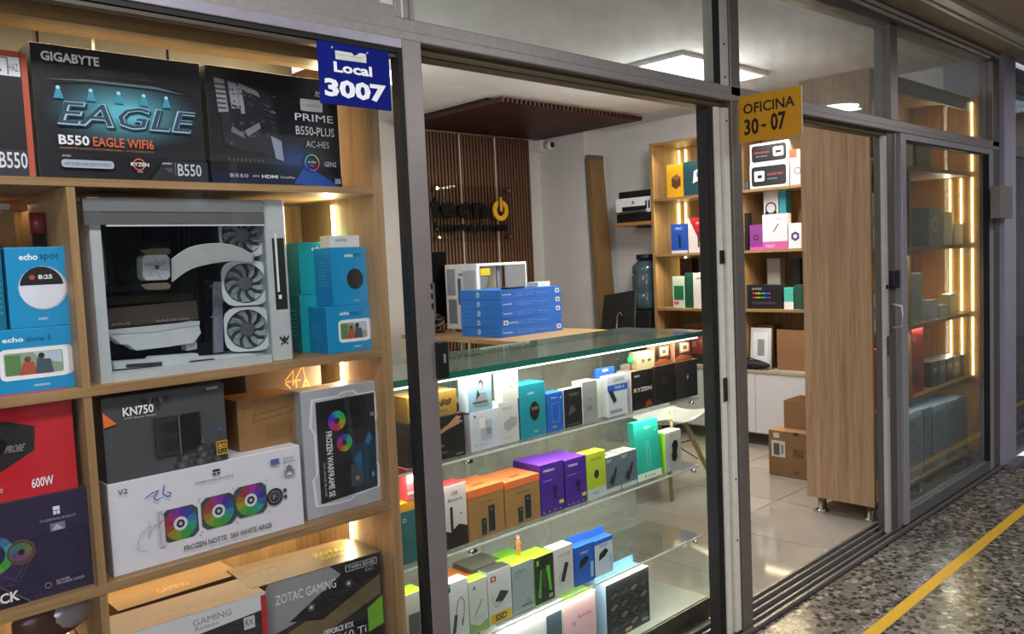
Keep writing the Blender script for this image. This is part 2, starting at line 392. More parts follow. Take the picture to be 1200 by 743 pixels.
bx('lock_plate', mat('#55504a', .4, .8), 2.676, 2.696, -.02, -.012, .93, 1.02, p8, .002)
bx('lock_plate', BLK, 2.676, 2.700, -.02, -.012, 1.45, 1.50, p8, .002)
p9 = post(9, 2.700, 2.756, 2.107, 2.56, ALUL, -.022, .05, parts=[('gasket', RUB, (2.688, 2.7, -.022, .0, 2.107, 2.56))])
for z in (2.14, 2.26): MB().lathe((2.728, -.024, z), [(.004, -.001), (.004, .001)], 10, 'y').build('screw', BLK, p9)
post(10, 4.225, 4.315, 2.107, 2.59, mat('#7f7977', .4, .3))
post(11, 4.225, 4.345, 0, 2.053, mat('#65605c', .45, .3), -.01, .06, parts=[('bead', ALU, (4.30, 4.315, -.018, -.01, 0, 2.05))])
post(12, 5.80, 5.92, 0, 2.60, mat('#7a7270', .4, .6))
post(13, 5.92, 6.16, 0, 2.70, mat('#a29fb0', .7, var=.05, scale=6), -.06, .3)
bx('trim_14', mat('#6c6a70', .5), 5.9, 6.2, -.13, -.06, 0, .03, **S)
# left transom window
wl = bx('window_1', ALU, -1.6, 1.232, -.028, .03, 2.107, 2.135, **S)
bx('frame', ALUL, 1.195, 1.231, -.024, .03, 2.1355, 2.52, wl); bx('frame', ALU, -1.6, 1.195, -.020, .03, 2.1355, 2.152, wl)
bx('pane', mat('#3b3f45', .08, var=.08, scale=2), -1.6, 1.195, .0, .006, 2.152, 2.50, wl)
# other transoms
for n, x0, x1, zt in ((2, 1.290, 2.688, 2.535), (3, 2.822, 4.225, 2.57), (4, 4.315, 5.80, 2.60)):
    wf = bx('window_%d' % n, ALUD, x0, x1, -.018, .03, 2.1072, 2.113, **S)
    bx('pane', glass('#f3f6f7', 1.3, .02, 'dusty_glass', .11), x0, x1, .0, .006, 2.1135, zt-.012, wf)
# sliding leaf on the left (in front of the display cabinet)
d1 = bx('door_1', mat('#8a817e', .4, .3), 1.232, 1.2895, -.052, -.02, .02, 2.05, bevel=.002, **S)
bx('gasket', RUB, 1.2175, 1.2315, -.05, -.02, .02, 2.022, d1)
bx('top_rail', mat('#a5a1ad', .4, .5), -.8, 1.2315, -.052, -.02, 2.0255, 2.0505, d1, .002)
bx('gasket', RUB, -.8, 1.2315, -.048, -.02, 2.014, 2.025, d1)
bx('gasket', mat('#4a3f34', .5), -.8, 1.2315, -.044, -.02, 2.004, 2.012, d1)
bx('pane', GL, -.8, 1.217, -.036, -.031, .02, 2.013, d1)
lk = bx('lock', BLK, 1.284, 1.318, -.066, -.03, 1.205, 1.30, d1, .003)
bx('keyhole_plate', mat('#d8d8d8', .3, .8), 1.300, 1.306, -.068, -.066, 1.245, 1.268, lk)
for z in (1.385, 1.41, 1.435): bx('strike_slot', BLK, 1.281, 1.286, -.0535, -.052, z, z+.014, d1)
bx('keeper', mat('#77706c', .4, .7), 1.29, 1.296, -.05, -.03, 1.36, 1.45, d1)
# right hand open leaf edge + right fixed pane
d2 = bx('door_2', mat('#c4c0be', .4, .2), 4.176, 4.213, -.012, .008, .02, 2.03, bevel=.002, **S)
bx('lock', BLK, 4.225, 4.30, -.035, -.012, 1.27, 1.36, d2, .003)
MB().tube([(4.24, -.02, 1.19), (4.25, -.06, 1.18), (4.25, -.065, 1.14), (4.25, -.06, 1.08), (4.24, -.02, 1.07)], .006, 8).build('pull_handle', ALUL, d2, smooth=True)
bx('latch', mat('#6a6258', .4, .7), 4.180, 4.2, -.018, -.0125, .93, 1.03, d2, .002); bx('latch', BLK, 4.180, 4.2, -.018, -.0125, 1.27, 1.29, d2)
bx('edge_guard', mat('#9b958d', .5, .4), 4.178, 4.208, -.016, -.0121, .72, .93, d2)
w5 = bx('door_3', mat('#a5a2a8', .4, .25), 4.345, 4.412, -.03, .02, .02, 2.053, bevel=.002, **S)
bx('frame', mat('#a5a2a8', .4, .25), 4.4125, 5.72, -.03, .02, 2.022, 2.053, w5); bx('frame', mat('#a5a2a8', .4, .25), 5.72, 5.80, -.03, .02, .02, 2.053, w5)
bx('frame', mat('#89868a', .4, .6), 4.4125, 5.72, -.03, .02, .02, .085, w5)
bx('gasket', RUB, 5.705, 5.7195, -.031, .0, .0855, 2.02, w5); bx('gasket', RUB, 4.4125, 5.70, -.022, .0, 2.012, 2.0215, w5)
bx('pane', glass('#eef2f2', 1.25, .0, 'window_glass', .04), 4.413, 5.705, -.006, .0, .0855, 2.012, w5)
# neighbouring shopfront past the pillar
nb = bx('window_20', mat('#8c8a92', .4, .6), 6.16, 10, .03, .09, 2.06, 2.11, **S)
bx('frame', mat('#8c8a92', .4, .6), 6.16, 10, .03, .09, .03, .10, nb); bx('frame', ALUD, 6.16, 10, .03, .09, 2.60, 2.66, nb)
for x in (6.16, 7.4, 8.6): bx('frame', mat('#8c8a92', .4, .6), x, x+.05, .032, .088, .10, 2.06, nb)
bx('pane', glass('#dde4ea', 2.4), 6.21, 10, .05, .056, .10, 2.06, nb); bx('pane', glass('#dde4ea', 2.4), 6.16, 10, .05, .056, 2.11, 2.60, nb)
bx('sill_box', mat('#5a5a5e', .4, .5), 6.16, 10, -.02, .03, 0, .10, nb)
nw = bx('wall_neighbour', mat('#8f8f99', .8, var=.2, scale=3), 6.1, 10.2, .9, 1.0, 0, 2.7, **S)
bx('wall_end', mat('#a8a8b0', .8), 10.1, 10.2, .09, .9, 0, 2.7, **S)
bx('ceiling', WALL, 6.1, 10.2, .09, 1.0, 2.7, 2.75, **S)
bx('floor', mat('#77757a', .3), 6.1, 10.2, .03, 1.0, -.05, 0, **S)
area('neighbour_light', (7.4, .5, 2.6), (0, 0, 0), 2, .4, 14, (.85, .9, 1))

# slatted feature wall + ceiling slats
DK = wood('#3f291c', '#73503a', 'z', .5); DKY = wood('#2e140e', '#4a2216', 'y', .45); BACK = mat('#1d120d', .8)
sw = bx('wall_feature', BACK, fx(481, 3.75, 1.8), 5.44, 3.752, 3.779, 0, 2.60, **S)
pr = MB().box(-.011, .011, -.018, .018, 0, 2.59).build('slat', DK, local=True)
n = 0; x = fx(481, 3.75, 1.8)+.014
while x < 5.43:
    o = pr if n == 0 else pr.copy()
    if n: COL.objects.link(o)
    o.parent = sw; o.location = Vector((x, 3.733, 0.001))-sw.location; n += 1; x += .0365
for x in (fx(497, 3.71, 2.45), fx(538.5, 3.71, 2.45), fx(580, 3.71, 2.45)):
    bx('light_strip', mat('#d9d2c8', .4), x-.005, x+.005, 3.708, 3.714, .3, 2.585, sw)
cs = bx('ceiling_canopy', BACK, 3.97, 5.56, 2.66, 3.70, 2.632, 2.649, **S)
pr = MB().box(-.0115, .0115, 0, 1.2, -.034, 0).build('slat', DKY, local=True); n = 0; x = 3.985
while x < 5.55:
    o = pr if n == 0 else pr.copy()
    if n: COL.objects.link(o)
    o.parent = cs; o.location = Vector((x, 2.50, 2.6315))-cs.location; n += 1; x += .0445
bx('backing_sheet', mat('#2c150d', .6), 3.98, 5.55, 2.62, 3.70, 2.612, 2.616, cs)

# lamps
def panel_lamp(x0, x1, y0, y1, z, label):
    t = empty('ceiling_lamp', ((x0+x1)/2, (y0+y1)/2, z-.03), label, 'lamp')
    bx('frame', WHT, x0, x1, y0, y1, z-.025, z-.0005, t, .004)
    bx('diffuser', mat('#fdfeff', .5, emit=5), x0+.03, x1-.03, y0+.03, y1-.03, z-.03, z-.0255, t)
panel_lamp(4.05, 5.02, 1.06, 1.52, 2.65, 'white rectangular ceiling lamp inside the shop, behind the transom glass')
def round_lamp(x, y, z, label):
    t = empty('round_lamp', (x, y, z-.05), label, 'lamp')
    MB().lathe((x, y, z-.03), [(.17, 0), (.17, .029)], 28).build('rim', WHT, t)
    MB().lathe((x, y, z-.045), [(.10, 0), (.155, .006), (.16, .0145)], 28).build('diffuser', mat('#ffffff', .5, emit=14), t)
round_lamp(6.67, -1.36, 2.655, 'round white corridor ceiling lamp, mirrored in the glass above the yellow sign')

# ================================================================ LEFT DISPLAY CABINET
cab = empty('display_cabinet', (.65, .25, 0), 'light oak shelving cabinet with lit compartments behind the left shop window', 'cabinet')
ZA, ZB, ZC, ZD = 1.700, 1.281, .872, .45
YF, YB = .08, .47
XR0, XR1, XL = 1.215, 1.243, -.25
bx('side_panel', OAKZ, XR0, XR1, YF, YB, 0, 2.06, cab)
bx('side_panel', OAKZ, XL-.02, XL, YF, YB, 0, 2.06, cab)
bx('divider', OAKZ, .4925, .5085, YF+.002, YB, ZB, ZA-.0165, cab); bx('divider', OAKZ, .4925, .5085, YF+.002, YB, ZC, ZB-.0185, cab); bx('divider', OAKZ, .4925, .5085, YF+.002, YB, ZD, ZC-.0185, cab)
for z, t in ((ZA, .016), (ZB, .018), (ZC, .018), (ZD, .018)): bx('shelf', OAKX, XL, XR0, YF, YB, z-t, z, cab)
bx('top_fascia', OAKX, XL, XR1, YF-.02, YF-.002, 1.998, 2.06, cab); bx('top_board', OAKX, XL, XR0, YF, .16, 2.0, 2.02, cab)
bx('back_panel', OAKZ, XL, XR0, YB-.012, YB-.001, 0, ZA-.017, cab)
bx('back_panel', mat('#a19c8c', .7), XL, XR0, YB-.012, YB-.001, ZA, 2.3, cab)
for x in (.31, .56, .86): bx('joint', BLK, x, x+.004, YB-.014, YB-.0125, 1.9, 2.3, cab)
LED = mat('#ffedc0', .5, emit=16); LEDW = mat('#ffd992', .5, emit=7)
def led(x, y, z0, z1, parent, dirx=-1, name='led_or_reflection', p=2.6, m=None, r=.005):
    MB().tube([(x, y, z0), (x, y, z1)], r, 8).build(name, m or LED, parent)
    if p: area('shelf_light', (x+dirx*.02, y-.02, (z0+z1)/2), (0, 90 if dirx < 0 else -90, 0), (z1-z0), .02, p, WARM)
for z0, z1 in ((ZB+.02, ZA-.03), (ZC+.02, ZB-.03), (ZD+.02, ZC-.03)): led(XR0-.008, .27, z0, z1, cab)
led(XR0-.008, .27, ZA+.02, 1.98, cab)
area('shelf_light', (.5, .13, 1.985), (20, 0, 0), 1.2, .03, 5, WARM)
area('shelf_light', (.35, .40, 1.67), (0, 0, 0), 1.2, .04, .8, WARM)
area('shelf_light', (.7, .36, .845), (0, 0, 0), .9, .04, 2.4, WARM)
MB().tube([(.495, .34, .63), (.495, .34, .82)], .006, 8).build('led_or_reflection', LEDW, cab)
bx('shelf_pin', CHR, .509, .522, .10, .11, 1.655, 1.662, cab)
# --- row 1, motherboard boxes
G = 'component boxes on the top shelf of the left cabinet'
b = carton('motherboard_box', 'black box with an orange side stripe at the left end of the top shelf', -110, 36, 42, .10, ZA, .08, '#1b1c20', '#1b1c20', '#2a2a2a', cat='box', group=G)
d = Deco(b); d.rect(0, 0, 1, .22, '#34373d').text('B550', .74, .07, .985, .2, '#d8dbe0', .015).rect(.7, .80, .985, .95, '#dfe2e4').rect(.7, .95, .985, 1, '#c0583a')
d.text('A', .72, .83, .83, .92, '#33373d', .02).line([(.71, .81), (.71, .94), (.88, .94), (.88, .81)], .002, '#4a5058').text('HAZ', .89, .84, .97, .9, '#6a5a4a').done()
bx('edge_stripe', mat('#b9533a', .5), fx(30, .099, 1.8), fx(36, .099, 1.8)+.002, .0988, .0993, ZA+.001, top(b)-.002).name = 'edge_stripe'
bpy.data.objects['edge_stripe'].parent = b; bpy.data.objects['edge_stripe'].matrix_parent_inverse = Matrix.Translation(-Vector(b.location))
b = carton('motherboard_box', 'black motherboard box with big glowing blue lettering on the top shelf', 47, 243, 48, .10, ZA, .08, '#15171b', '#1b1c20', '#3a3a38', group=G); b0 = b
d = Deco(b)
d.glow(.51, .53, .165, .078, '#15191e', '#62b8c8', 16)
d.poly([(.10, .71), (.30, .80), (.78, .80), (.95, .72), (.7, .735), (.3, .735)], '#0d0f13').poly([(.04, .735), (.3, .765), (.7, .765), (.9, .72), (.7, .745), (.3, .75)], '#5f6f7b')
d.poly([(.36, .85), (.62, .85), (.68, .80), (.30, .80)], '#2b2f35')
for i in range(18): d.rect(.36+i*.015, .81, .365+i*.015, .845, '#0b0c0e')
for u in (.13, .31, .47, .62, .76): d.disc(u, .68, .004, '#9fe0f0').poly([(u-.012, .67), (u+.012, .67), (u+.028, .60), (u-.028, .60)], '#3f97ad')
d.text('EAGLE', .115, .395, .905, .575, '#12303d', .035, .06).text('EAGLE', .11, .405, .90, .585, '#a9ccd8', .02, .06).text('EAGLE', .11, .415, .90, .58, '#2c4c60', .0, .06)
d.text('GIGABYTE', .05, .87, .37, .94, '#eef0f2', .03)
d.text('B550', .11, .255, .28, .33, '#e6e8ea', .03).text('EAGLE WIFI6', .30, .255, .66, .33, '#d9683e', .015)
d.text('GIGABYTE GAMING MOTHERBOARD - ATX DESIGN PRO', .11, .225, .66, .24, '#b07a62')
d.text('AMD', .12, .165, .17, .18, '#d8d8d8').rrect(.115, .085, .41, .145, .006, '#aeb7c4').text('AMD RYZEN 5000 DESKTOP READY', .13, .10, .395, .125, '#303642')
d.ring(.56, .13, .010, .0125, '#d9683e').text('RYZEN', .51, .115, .62, .145, '#e8e8e8', .02).text('AMD', .545, .065, .58, .08, '#c8c8c8')
d.poly([(.62, 0), (.72, .17), (1, .17), (1, 0)], '#2a2d32').text('AMD', .70, .14, .765, .155, '#d8d8d8', .02).text('socket', .72, .10, .765, .115, '#8a8f96').text('AM4', .735, .08, .765, .095, '#8a8f96')
d.line([(.785, .05), (.785, .16)], .001, '#8a8f96').text('B550', .80, .05, .955, .15, '#c9ced4', .01).done()
b = carton('motherboard_box', 'black motherboard box printed with a dark circuit board, beside the blue sign', 249, 401, 75, .10, ZA, .08, '#101216', '#1b1c1f', '#3a3a38', group=G)
d = Deco(b)
d.glow(.62, .25, .10, .05, '#111318', '#123a78', 6).rect(0, 0, 1, .11, '#0d1b38').poly([(.60, .02), (.93, 0), (.99, 0), (.70, .20)], '#1a4a9c')
d.poly([(.07, .90), (.10, .35), (.28, .28), (.34, .30), (.50, .22), (.52, .30), (.46, .78), (.36, .86)], '#20242a')
for (u, v, a, c_) in ((.055, .62, .07, .9), (.15, .66, .06, .88), (.215, .62, .03, .86)): d.poly([(u, c_), (u+a, c_-.01), (u+a+.02, v), (u+.02, v-.01)], '#8f9296')
rg = random.Random(5)
for i in range(70):
    u, v = rg.uniform(.12, .50), rg.uniform(.27, .82)
    if v < .27+.4*(u-.1): continue
    a, c_ = rg.uniform(.006, .035), rg.uniform(.006, .022); d.poly([(u, v), (u+a, v-a*.4), (u+a+.008, v-a*.4+c_), (u+.008, v+c_)], rg.choice(('#2c3036', '#3c4046', '#4c5056', '#16181c', '#5c6066', '#22303c'))); d.k -= 1
d.k += 1
for i in range(6): d.rect(.06, .64+i*.04, .13, .655+i*.04, '#3a3d42')
d.poly([(.22, .88), (.36, .82), (.38, .77), (.25, .82)], '#7d8084').poly([(.44, .44), (.52, .40), (.53, .22), (.47, .24)], '#8892a0').poly([(.16, .5), (.24, .44), (.25, .40), (.15, .45)], '#6a6d72').poly([(.25, .47), (.36, .55), (.37, .5), (.27, .42)], '#7c7f84')
d.line([(.15, .36), (.45, .34)], .002, '#5a5d62').line([(.17, .31), (.43, .29)], .002, '#5a5d62').text('\u25a0', .2, .31, .22, .32, '#c0c0c0') if 0 else None
for i in range(9): d.rect(.12+i*.03, .20, .13+i*.03, .225, '#4e5156')
for i in range(5): d.line([(.38+i*.02, .72-i*.05), (.44+i*.01, .70-i*.05)], .0012, '#55585e')
d.text('PRIME', .635, .60, .945, .665, '#e4e6ea', .0).text('B550-PLUS', .635, .47, .95, .55, '#cfd3d8', .01).text('AC-HES', .71, .36, .90, .42, '#c2c6cb')
d.rgb(.75, .22, .017, .0205, ph=.1).text('AURA', .715, .215, .785, .235, '#c8ccd0', .02).text('SYNC', .73, .185, .77, .198, '#9a9ea2').text('GEN2', .85, .19, .95, .235, '#d2d5d8')
d.text('B550', .12, .06, .25, .09, '#bfc4cc').text('AM4', .28, .065, .33, .085, '#bfc4cc').text('HDMI', .35, .06, .47, .09, '#e4e6ea', .02).text('CrossFire', .49, .065, .6, .085, '#e4e6ea').rect(.93, .03, .98, .08, '#8b8f96')
d.rrect(.68, .69, .86, .80, .004, '#b8bdb8').text('cr 5600/5800', .70, .73, .84, .76, '#70746e')
d.text('/ISUS', .80, .83, .93, .88, '#d8dadc', .02).done()
# small paper slips above the boxes
bx('paper_slip', mat('#e6ddc8', .7), .60, .606, .205, .2052, top(b0), top(b0)+.055, label='thin pale paper slip standing on the glowing blue lettering box', cat='paper')
o = MB().box(.945, .965, .24, .30, ZA, ZA+.27).box(.975, .992, .24, .30, ZA, ZA+.272).box(1.0, 1.018, .24, .30, ZA, ZA+.27).build('spare_bracket', mat('#b99a5a', .6), label='beige brackets poking up behind the circuit board printed box', cat='bracket')
# --- row 2 left: echo boxes, tan box, bottle
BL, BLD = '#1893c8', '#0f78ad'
def echo_spot(d):
    d.text('echo', .20, .84, .48, .92, '#eef6fa', .03).text('spot', .51, .82, .80, .92, '#123f5a')
    q = .37*d.w; d.disc(.53, .49, q, '#b9bdca').disc(.51, .495, q*.96, '#dfe2ea').disc(.51, .51, q*.90, '#1d2126', a0=4, a1=176)
    d.text('8:25', .46, .60, .68, .655, '#f2f2f2', .03).disc(.37, .625, .005, '#c0453a').text('amazon', .42, .09, .56, .12, '#bfe0ee', .02)
def echo_show(d, k=0):
    d.text('echo', .20+k, .80, .38+k, .88, '#eef6fa', .03).text('show 5', .40+k, .79, .62+k, .88, '#123f5a')
    d.rrect(.17+k, .22, .80+k, .70, .010, '#c7cbd2').rrect(.16+k, .21, .76+k, .69, .010, '#f0f2f4').rrect(.20+k, .28, .71+k, .63, .004, '#8fa58a')
    d.rect(.21+k, .29, .34+k, .60, '#5f8a55').poly([(.45+k, .62), (.70+k, .62), (.70+k, .42), (.52+k, .5)], '#b9cfd8')
    d.disc(.40+k, .52, .006, '#6a4a36').poly([(.32+k, .28), (.36+k, .48), (.45+k, .48), (.48+k, .28)], '#b0563f').disc(.52+k, .56, .006, '#3a2a20').poly([(.46+k, .28), (.48+k, .52), (.60+k, .50), (.62+k, .28)], '#4b5966')
    d.text('amazon', .44+k, .08, .58+k, .12, '#bfe0ee', .02)
GE = 'blue smart speaker boxes in the left cabinet'
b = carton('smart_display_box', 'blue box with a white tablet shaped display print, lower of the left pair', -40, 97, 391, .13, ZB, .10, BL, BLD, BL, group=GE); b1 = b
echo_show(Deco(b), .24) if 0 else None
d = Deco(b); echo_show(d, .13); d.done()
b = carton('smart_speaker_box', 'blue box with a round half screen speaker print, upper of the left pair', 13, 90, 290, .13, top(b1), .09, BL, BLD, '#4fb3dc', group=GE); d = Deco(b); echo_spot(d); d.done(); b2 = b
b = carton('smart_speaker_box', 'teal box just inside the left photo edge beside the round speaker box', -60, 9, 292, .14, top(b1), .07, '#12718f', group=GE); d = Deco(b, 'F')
for i in range(9): d.rect(.72, .2+i*.07, .95, .215+i*.07, '#5ea8bd')
d.done()
b = carton('cardboard_box', 'tan cardboard box behind the left pair of blue boxes', -60, 33, 245, .30, ZB, .12, '#9c7344', '#84602f'); d = Deco(b); d.text('uave', .55, .74, .82, .80, '#5c3f22').done()
b = carton('small_white_box', 'small white box lying on the tan cardboard box at the left edge', -20, 12, 238, .33, top(b), .05, '#d8d6d0', cat='box'); bz = b
b = carton('orange_sachet', 'orange sachet lying on the tan cardboard box at the left edge', 14, 33, 240, .33, bz.location.z, .04, '#d8793a', cat='sachet')
t = empty('bottle', (fx(50, .245, 1.5), .245, ZB), 'dark bottle with a red cap behind the round half screen box', 'bottle'); x = t.location.x
bh = fz(249, x, .245)-ZB-.045
MB().lathe((x, .245, ZB), [(.03, 0), (.032, .01), (.032, bh*.66), (.022, bh*.84), (.013, bh*.92), (.013, bh)], 18).build('glass_body', mat('#120a0c', .15), t, smooth=True)
MB().lathe((x, .245, ZB+bh+.0001), [(.0155, 0), (.0155, .044)], 18).build('cap', mat('#7a1420', .35), t, smooth=True)
# --- row 2 right: echo stacks
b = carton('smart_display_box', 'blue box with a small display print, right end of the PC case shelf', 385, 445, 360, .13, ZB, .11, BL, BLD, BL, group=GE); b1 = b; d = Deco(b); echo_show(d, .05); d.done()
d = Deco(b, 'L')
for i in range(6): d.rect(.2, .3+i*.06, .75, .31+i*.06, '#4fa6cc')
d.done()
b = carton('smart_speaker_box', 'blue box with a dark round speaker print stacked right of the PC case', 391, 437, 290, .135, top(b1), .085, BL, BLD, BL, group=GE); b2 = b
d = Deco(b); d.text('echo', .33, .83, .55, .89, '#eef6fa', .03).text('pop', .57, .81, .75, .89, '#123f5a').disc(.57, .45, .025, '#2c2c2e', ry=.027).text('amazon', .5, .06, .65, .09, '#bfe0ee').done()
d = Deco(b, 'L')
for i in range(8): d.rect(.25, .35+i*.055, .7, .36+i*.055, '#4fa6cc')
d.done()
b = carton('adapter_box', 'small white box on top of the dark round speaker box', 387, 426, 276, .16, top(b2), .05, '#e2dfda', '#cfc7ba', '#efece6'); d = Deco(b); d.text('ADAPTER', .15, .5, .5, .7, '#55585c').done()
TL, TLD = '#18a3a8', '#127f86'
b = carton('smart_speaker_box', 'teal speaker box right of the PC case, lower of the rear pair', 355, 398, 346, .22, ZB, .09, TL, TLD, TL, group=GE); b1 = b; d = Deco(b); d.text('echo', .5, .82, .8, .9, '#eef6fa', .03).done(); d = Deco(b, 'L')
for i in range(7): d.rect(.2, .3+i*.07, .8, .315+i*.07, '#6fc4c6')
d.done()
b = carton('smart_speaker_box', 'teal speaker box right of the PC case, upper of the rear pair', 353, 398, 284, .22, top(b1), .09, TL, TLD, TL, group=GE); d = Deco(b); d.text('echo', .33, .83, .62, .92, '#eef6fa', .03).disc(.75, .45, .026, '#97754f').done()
# --- row 3 left: PSU box on cooler box
b = carton('liquid_cooler_box', 'dark purple cooler box with RGB pump artwork at the bottom left', -90, 118, 604, .11, ZC, .13, '#2c2540', '#2a2438', '#3a3344', h=.205); b1 = b
d = Deco(b); d.glow(.38, .45, .08, .07, '#2c2540', '#3c3558', 5)
d.rgb(.385, .52, .022, .038, 24, .6, .5, .6).disc(.385, .52, .021, '#2b2a40').text('F', .372, .49, .398, .55, '#e6e6f0', .03)
d.ring(.545, .50, .020, .025, '#5f4a3c').rgb(.545, .50, .006, .019, 16, .35, .2, .45).disc(.545, .50, .006, '#28242e')
for p in ([(.42, .33), (.5, .25), (.56, .4)], [(.44, .30), (.52, .22), (.60, .42)], [(.3, .3), (.42, .22), (.5, .2)]): d.line(p, .0014, '#54496a')
d.poly([(0, 0), (.56, 0), (.38, .25), (0, .5)], '#1d1a1e').line([(.20, .36), (.40, .23), (.58, 0)], .002, '#6a6268').text('BLACK', .27, .05, .515, .15, '#e8e6e6', .03)
d.rect(.745, .79, .785, .87, '#e8e8f0').rect(.748, .825, .782, .832, '#2c2540').rect(.763, .79, .767, .825, '#2c2540').text('THERMALRIGHT', .66, .735, .88, .76, '#a8a2b8').rect(.72, .63, .81, .71, '#7c7488').poly([(.73, .64), (.76, .70), (.80, .64)], '#b5b0bc')
d.ring(.68, .115, .0045, .006, '#8f88a0').text('ALL-IN-ONE', .73, .125, .81, .15, '#d0cbd8').text('CPU LIQUID COOLER', .73, .095, .90, .12, '#d0cbd8').done()
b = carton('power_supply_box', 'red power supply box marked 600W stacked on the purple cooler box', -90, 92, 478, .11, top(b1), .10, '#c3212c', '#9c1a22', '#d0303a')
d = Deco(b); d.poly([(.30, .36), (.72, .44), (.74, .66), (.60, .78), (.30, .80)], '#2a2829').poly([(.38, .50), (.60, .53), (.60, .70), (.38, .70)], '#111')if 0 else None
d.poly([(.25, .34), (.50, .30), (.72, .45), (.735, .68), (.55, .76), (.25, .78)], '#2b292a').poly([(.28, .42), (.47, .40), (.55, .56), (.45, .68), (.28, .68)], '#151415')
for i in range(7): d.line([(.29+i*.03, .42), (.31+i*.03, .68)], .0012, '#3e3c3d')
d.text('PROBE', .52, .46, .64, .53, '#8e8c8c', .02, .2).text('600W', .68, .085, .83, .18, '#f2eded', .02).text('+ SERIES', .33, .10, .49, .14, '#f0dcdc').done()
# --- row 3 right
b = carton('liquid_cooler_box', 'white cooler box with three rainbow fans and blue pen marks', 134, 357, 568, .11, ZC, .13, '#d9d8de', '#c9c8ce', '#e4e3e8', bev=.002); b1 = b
d = Deco(b)
for i, (u, v) in enumerate(((.325, .40), (.52, .435), (.695, .47))):
    d.poly([(u+dx/ d.w, v+dy/d.h) for dx, dy in ((-.040, -.026), (-.028, -.0365), (.028, -.0365), (.040, -.026), (.040, .026), (.028, .0365), (-.028, .0365), (-.040, .026))], '#3c4a48')
    d.rgb(u, v, .010, .0365, 24, .68, (.55+.06*i) % 1, .58).disc(u, v, .0155, '#c9d0d2').disc(u, v, .0125, '#d9dbe0').disc(u, v, .0095, '#2f2d33').disc(u, v, .004, '#b9b5bd')
    for dx, dy in ((-.042, -.038), (.042, -.038), (-.042, .038), (.042, .038)): d.disc(u+dx/d.w, v+dy/d.h, .0014, '#44444a')
d.rect(.215, .20, .245, .60, '#c3c2c9').line([(.222, .22), (.222, .58)], .0012, '#8d8c94')
d.disc(.83, .44, .021, '#2c2b30').ring(.83, .44, .0125, .0145, '#8a8288').text('F', .82, .41, .842, .47, '#a29aa0').disc(.89, .49, .005, '#46454a').disc(.89, .41, .005, '#46454a')
d.rect(.50, .865, .538, .925, '#2a2a2e').rect(.50, .89, .538, .896, '#d9d8de').rect(.516, .865, .521, .893, '#d9d8de').text('THERMALRIGHT', .405, .80, .61, .825, '#5a5a60')
d.text('V2', .04, .87, .085, .925, '#4a4a50', .01).text('FROZEN NOTTE  360 WHITE ARGB', .33, .085, .80, .145, '#2e2e34', .01).text('All-In-One CPU Liquid Cooler', .46, .04, .66, .065, '#85858c')
BP = '#1f56b8'
d.line([(.16, .77), (.19, .81), (.225, .83), (.20, .76), (.215, .72), (.235, .745)], .0022, BP).line([(.255, .88), (.245, .78), (.27, .73), (.285, .77), (.265, .79)], .0022, BP)
d.line([(.125, .26), (.11, .30), (.13, .40), (.17, .46), (.20, .45), (.16, .38), (.17, .34)], .0009, '#85858d').line([(.17, .52), (.175, .36)], .0009, '#85858d').line([(.15, .2), (.12, .22), (.10, .28)], .0009, '#85858d').line([(.2, .46), (.245, .5), (.24, .56), (.225, .58)], .0009, '#85858d')
for (u, v) in ((.20, .46), (.215, .44), (.225, .47)): d.disc(u, v, .0012, '#77777e')
d.rect(.815, .83, .865, .90, '#5a63a0').text('DDR', .89, .86, .95, .89, '#6b6f9a').text('RoHS', .89, .82, .96, .845, '#55555c').disc(.92, .75, .008, '#77777c').rect(.89, .66, .95, .73, '#8b8a90').poly([(.90, .67), (.92, .71), (.94, .67)], '#d9d8de').text('Intel', .90, .72, .94, .74, '#44444a').done()
zt = top(b1)
b = carton('power_supply_box', 'grey power supply box with an orange corner triangle on the white box', 126, 268, 455, .11, zt, .10, '#4a4c4e', '#3c3e40', '#5a5c5e', h=min(.20, ZB-.018-zt-.012)); d = Deco(b)
for r_ in range(4):
    for i in range(10):
        u = .52+i*.052+(r_ % 2)*.026; v = .02+r_*.085
        if u < 1-.05 and (i+r_*1.6 < 9.5): d.poly([(u, v), (u+.05, v), (u+.025, v+.08)], ('#2c2e30', '#5d6062', '#3b3d3f')[(i*7+r_*3) % 3])
for i in range(7): d.poly([(.30+i*.045-.16*(i > 4), .93-.07*(i > 4)), (.34+i*.045-.16*(i > 4), .93-.07*(i > 4)), (.32+i*.045-.16*(i > 4), .85-.07*(i > 4))], ('#303234', '#5a5c5e')[i % 2])
d.poly([(.0, .66), (.0, .84), (.10, .69)], '#e8742a').text('KN750', .15, .76, .39, .865, '#eef0f1', .02).text('ATX Power Supply', .155, .715, .41, .745, '#c9cccd')
d.rect(.38, .20, .60, .68, '#2b2c2d').rect(.40, .22, .57, .65, '#3d3c38')
for i in range(8): d.line([(.41+i*.02, .23), (.41+i*.02+.02, .64)], .0012, '#1d1d1c').line([(.41+i*.02, .64), (.41+i*.02+.02, .23)], .0012, '#1d1d1c')
d.poly([(.60, .20), (.76, .27), (.76, .68), (.60, .68)], '#1b1b1c').line([(.585, .2), (.585, .68)], .003, '#65655f').rrect(.83, .93, .94, .975, .002, '#6d7072').text('kolink', .84, .94, .93, .965, '#d5d8da')
d.rect(.885, .09, .985, .27, '#c98f2a').rect(.895, .11, .975, .25, '#2a2620').text('80', .90, .16, .97, .24, '#e0a93a', .02).text('PLUS', .905, .12, .965, .15, '#e0a93a').disc(.93, .42, .0035, '#2a5fae').done()
b = carton('cardboard_box', 'tan cardboard box with a line drawing lying on the white cooler box', 281, 351, 470, .155, zt, .11, '#8e6a3e', '#7b5a33', '#a17a48'); b2 = b; d = Deco(b)
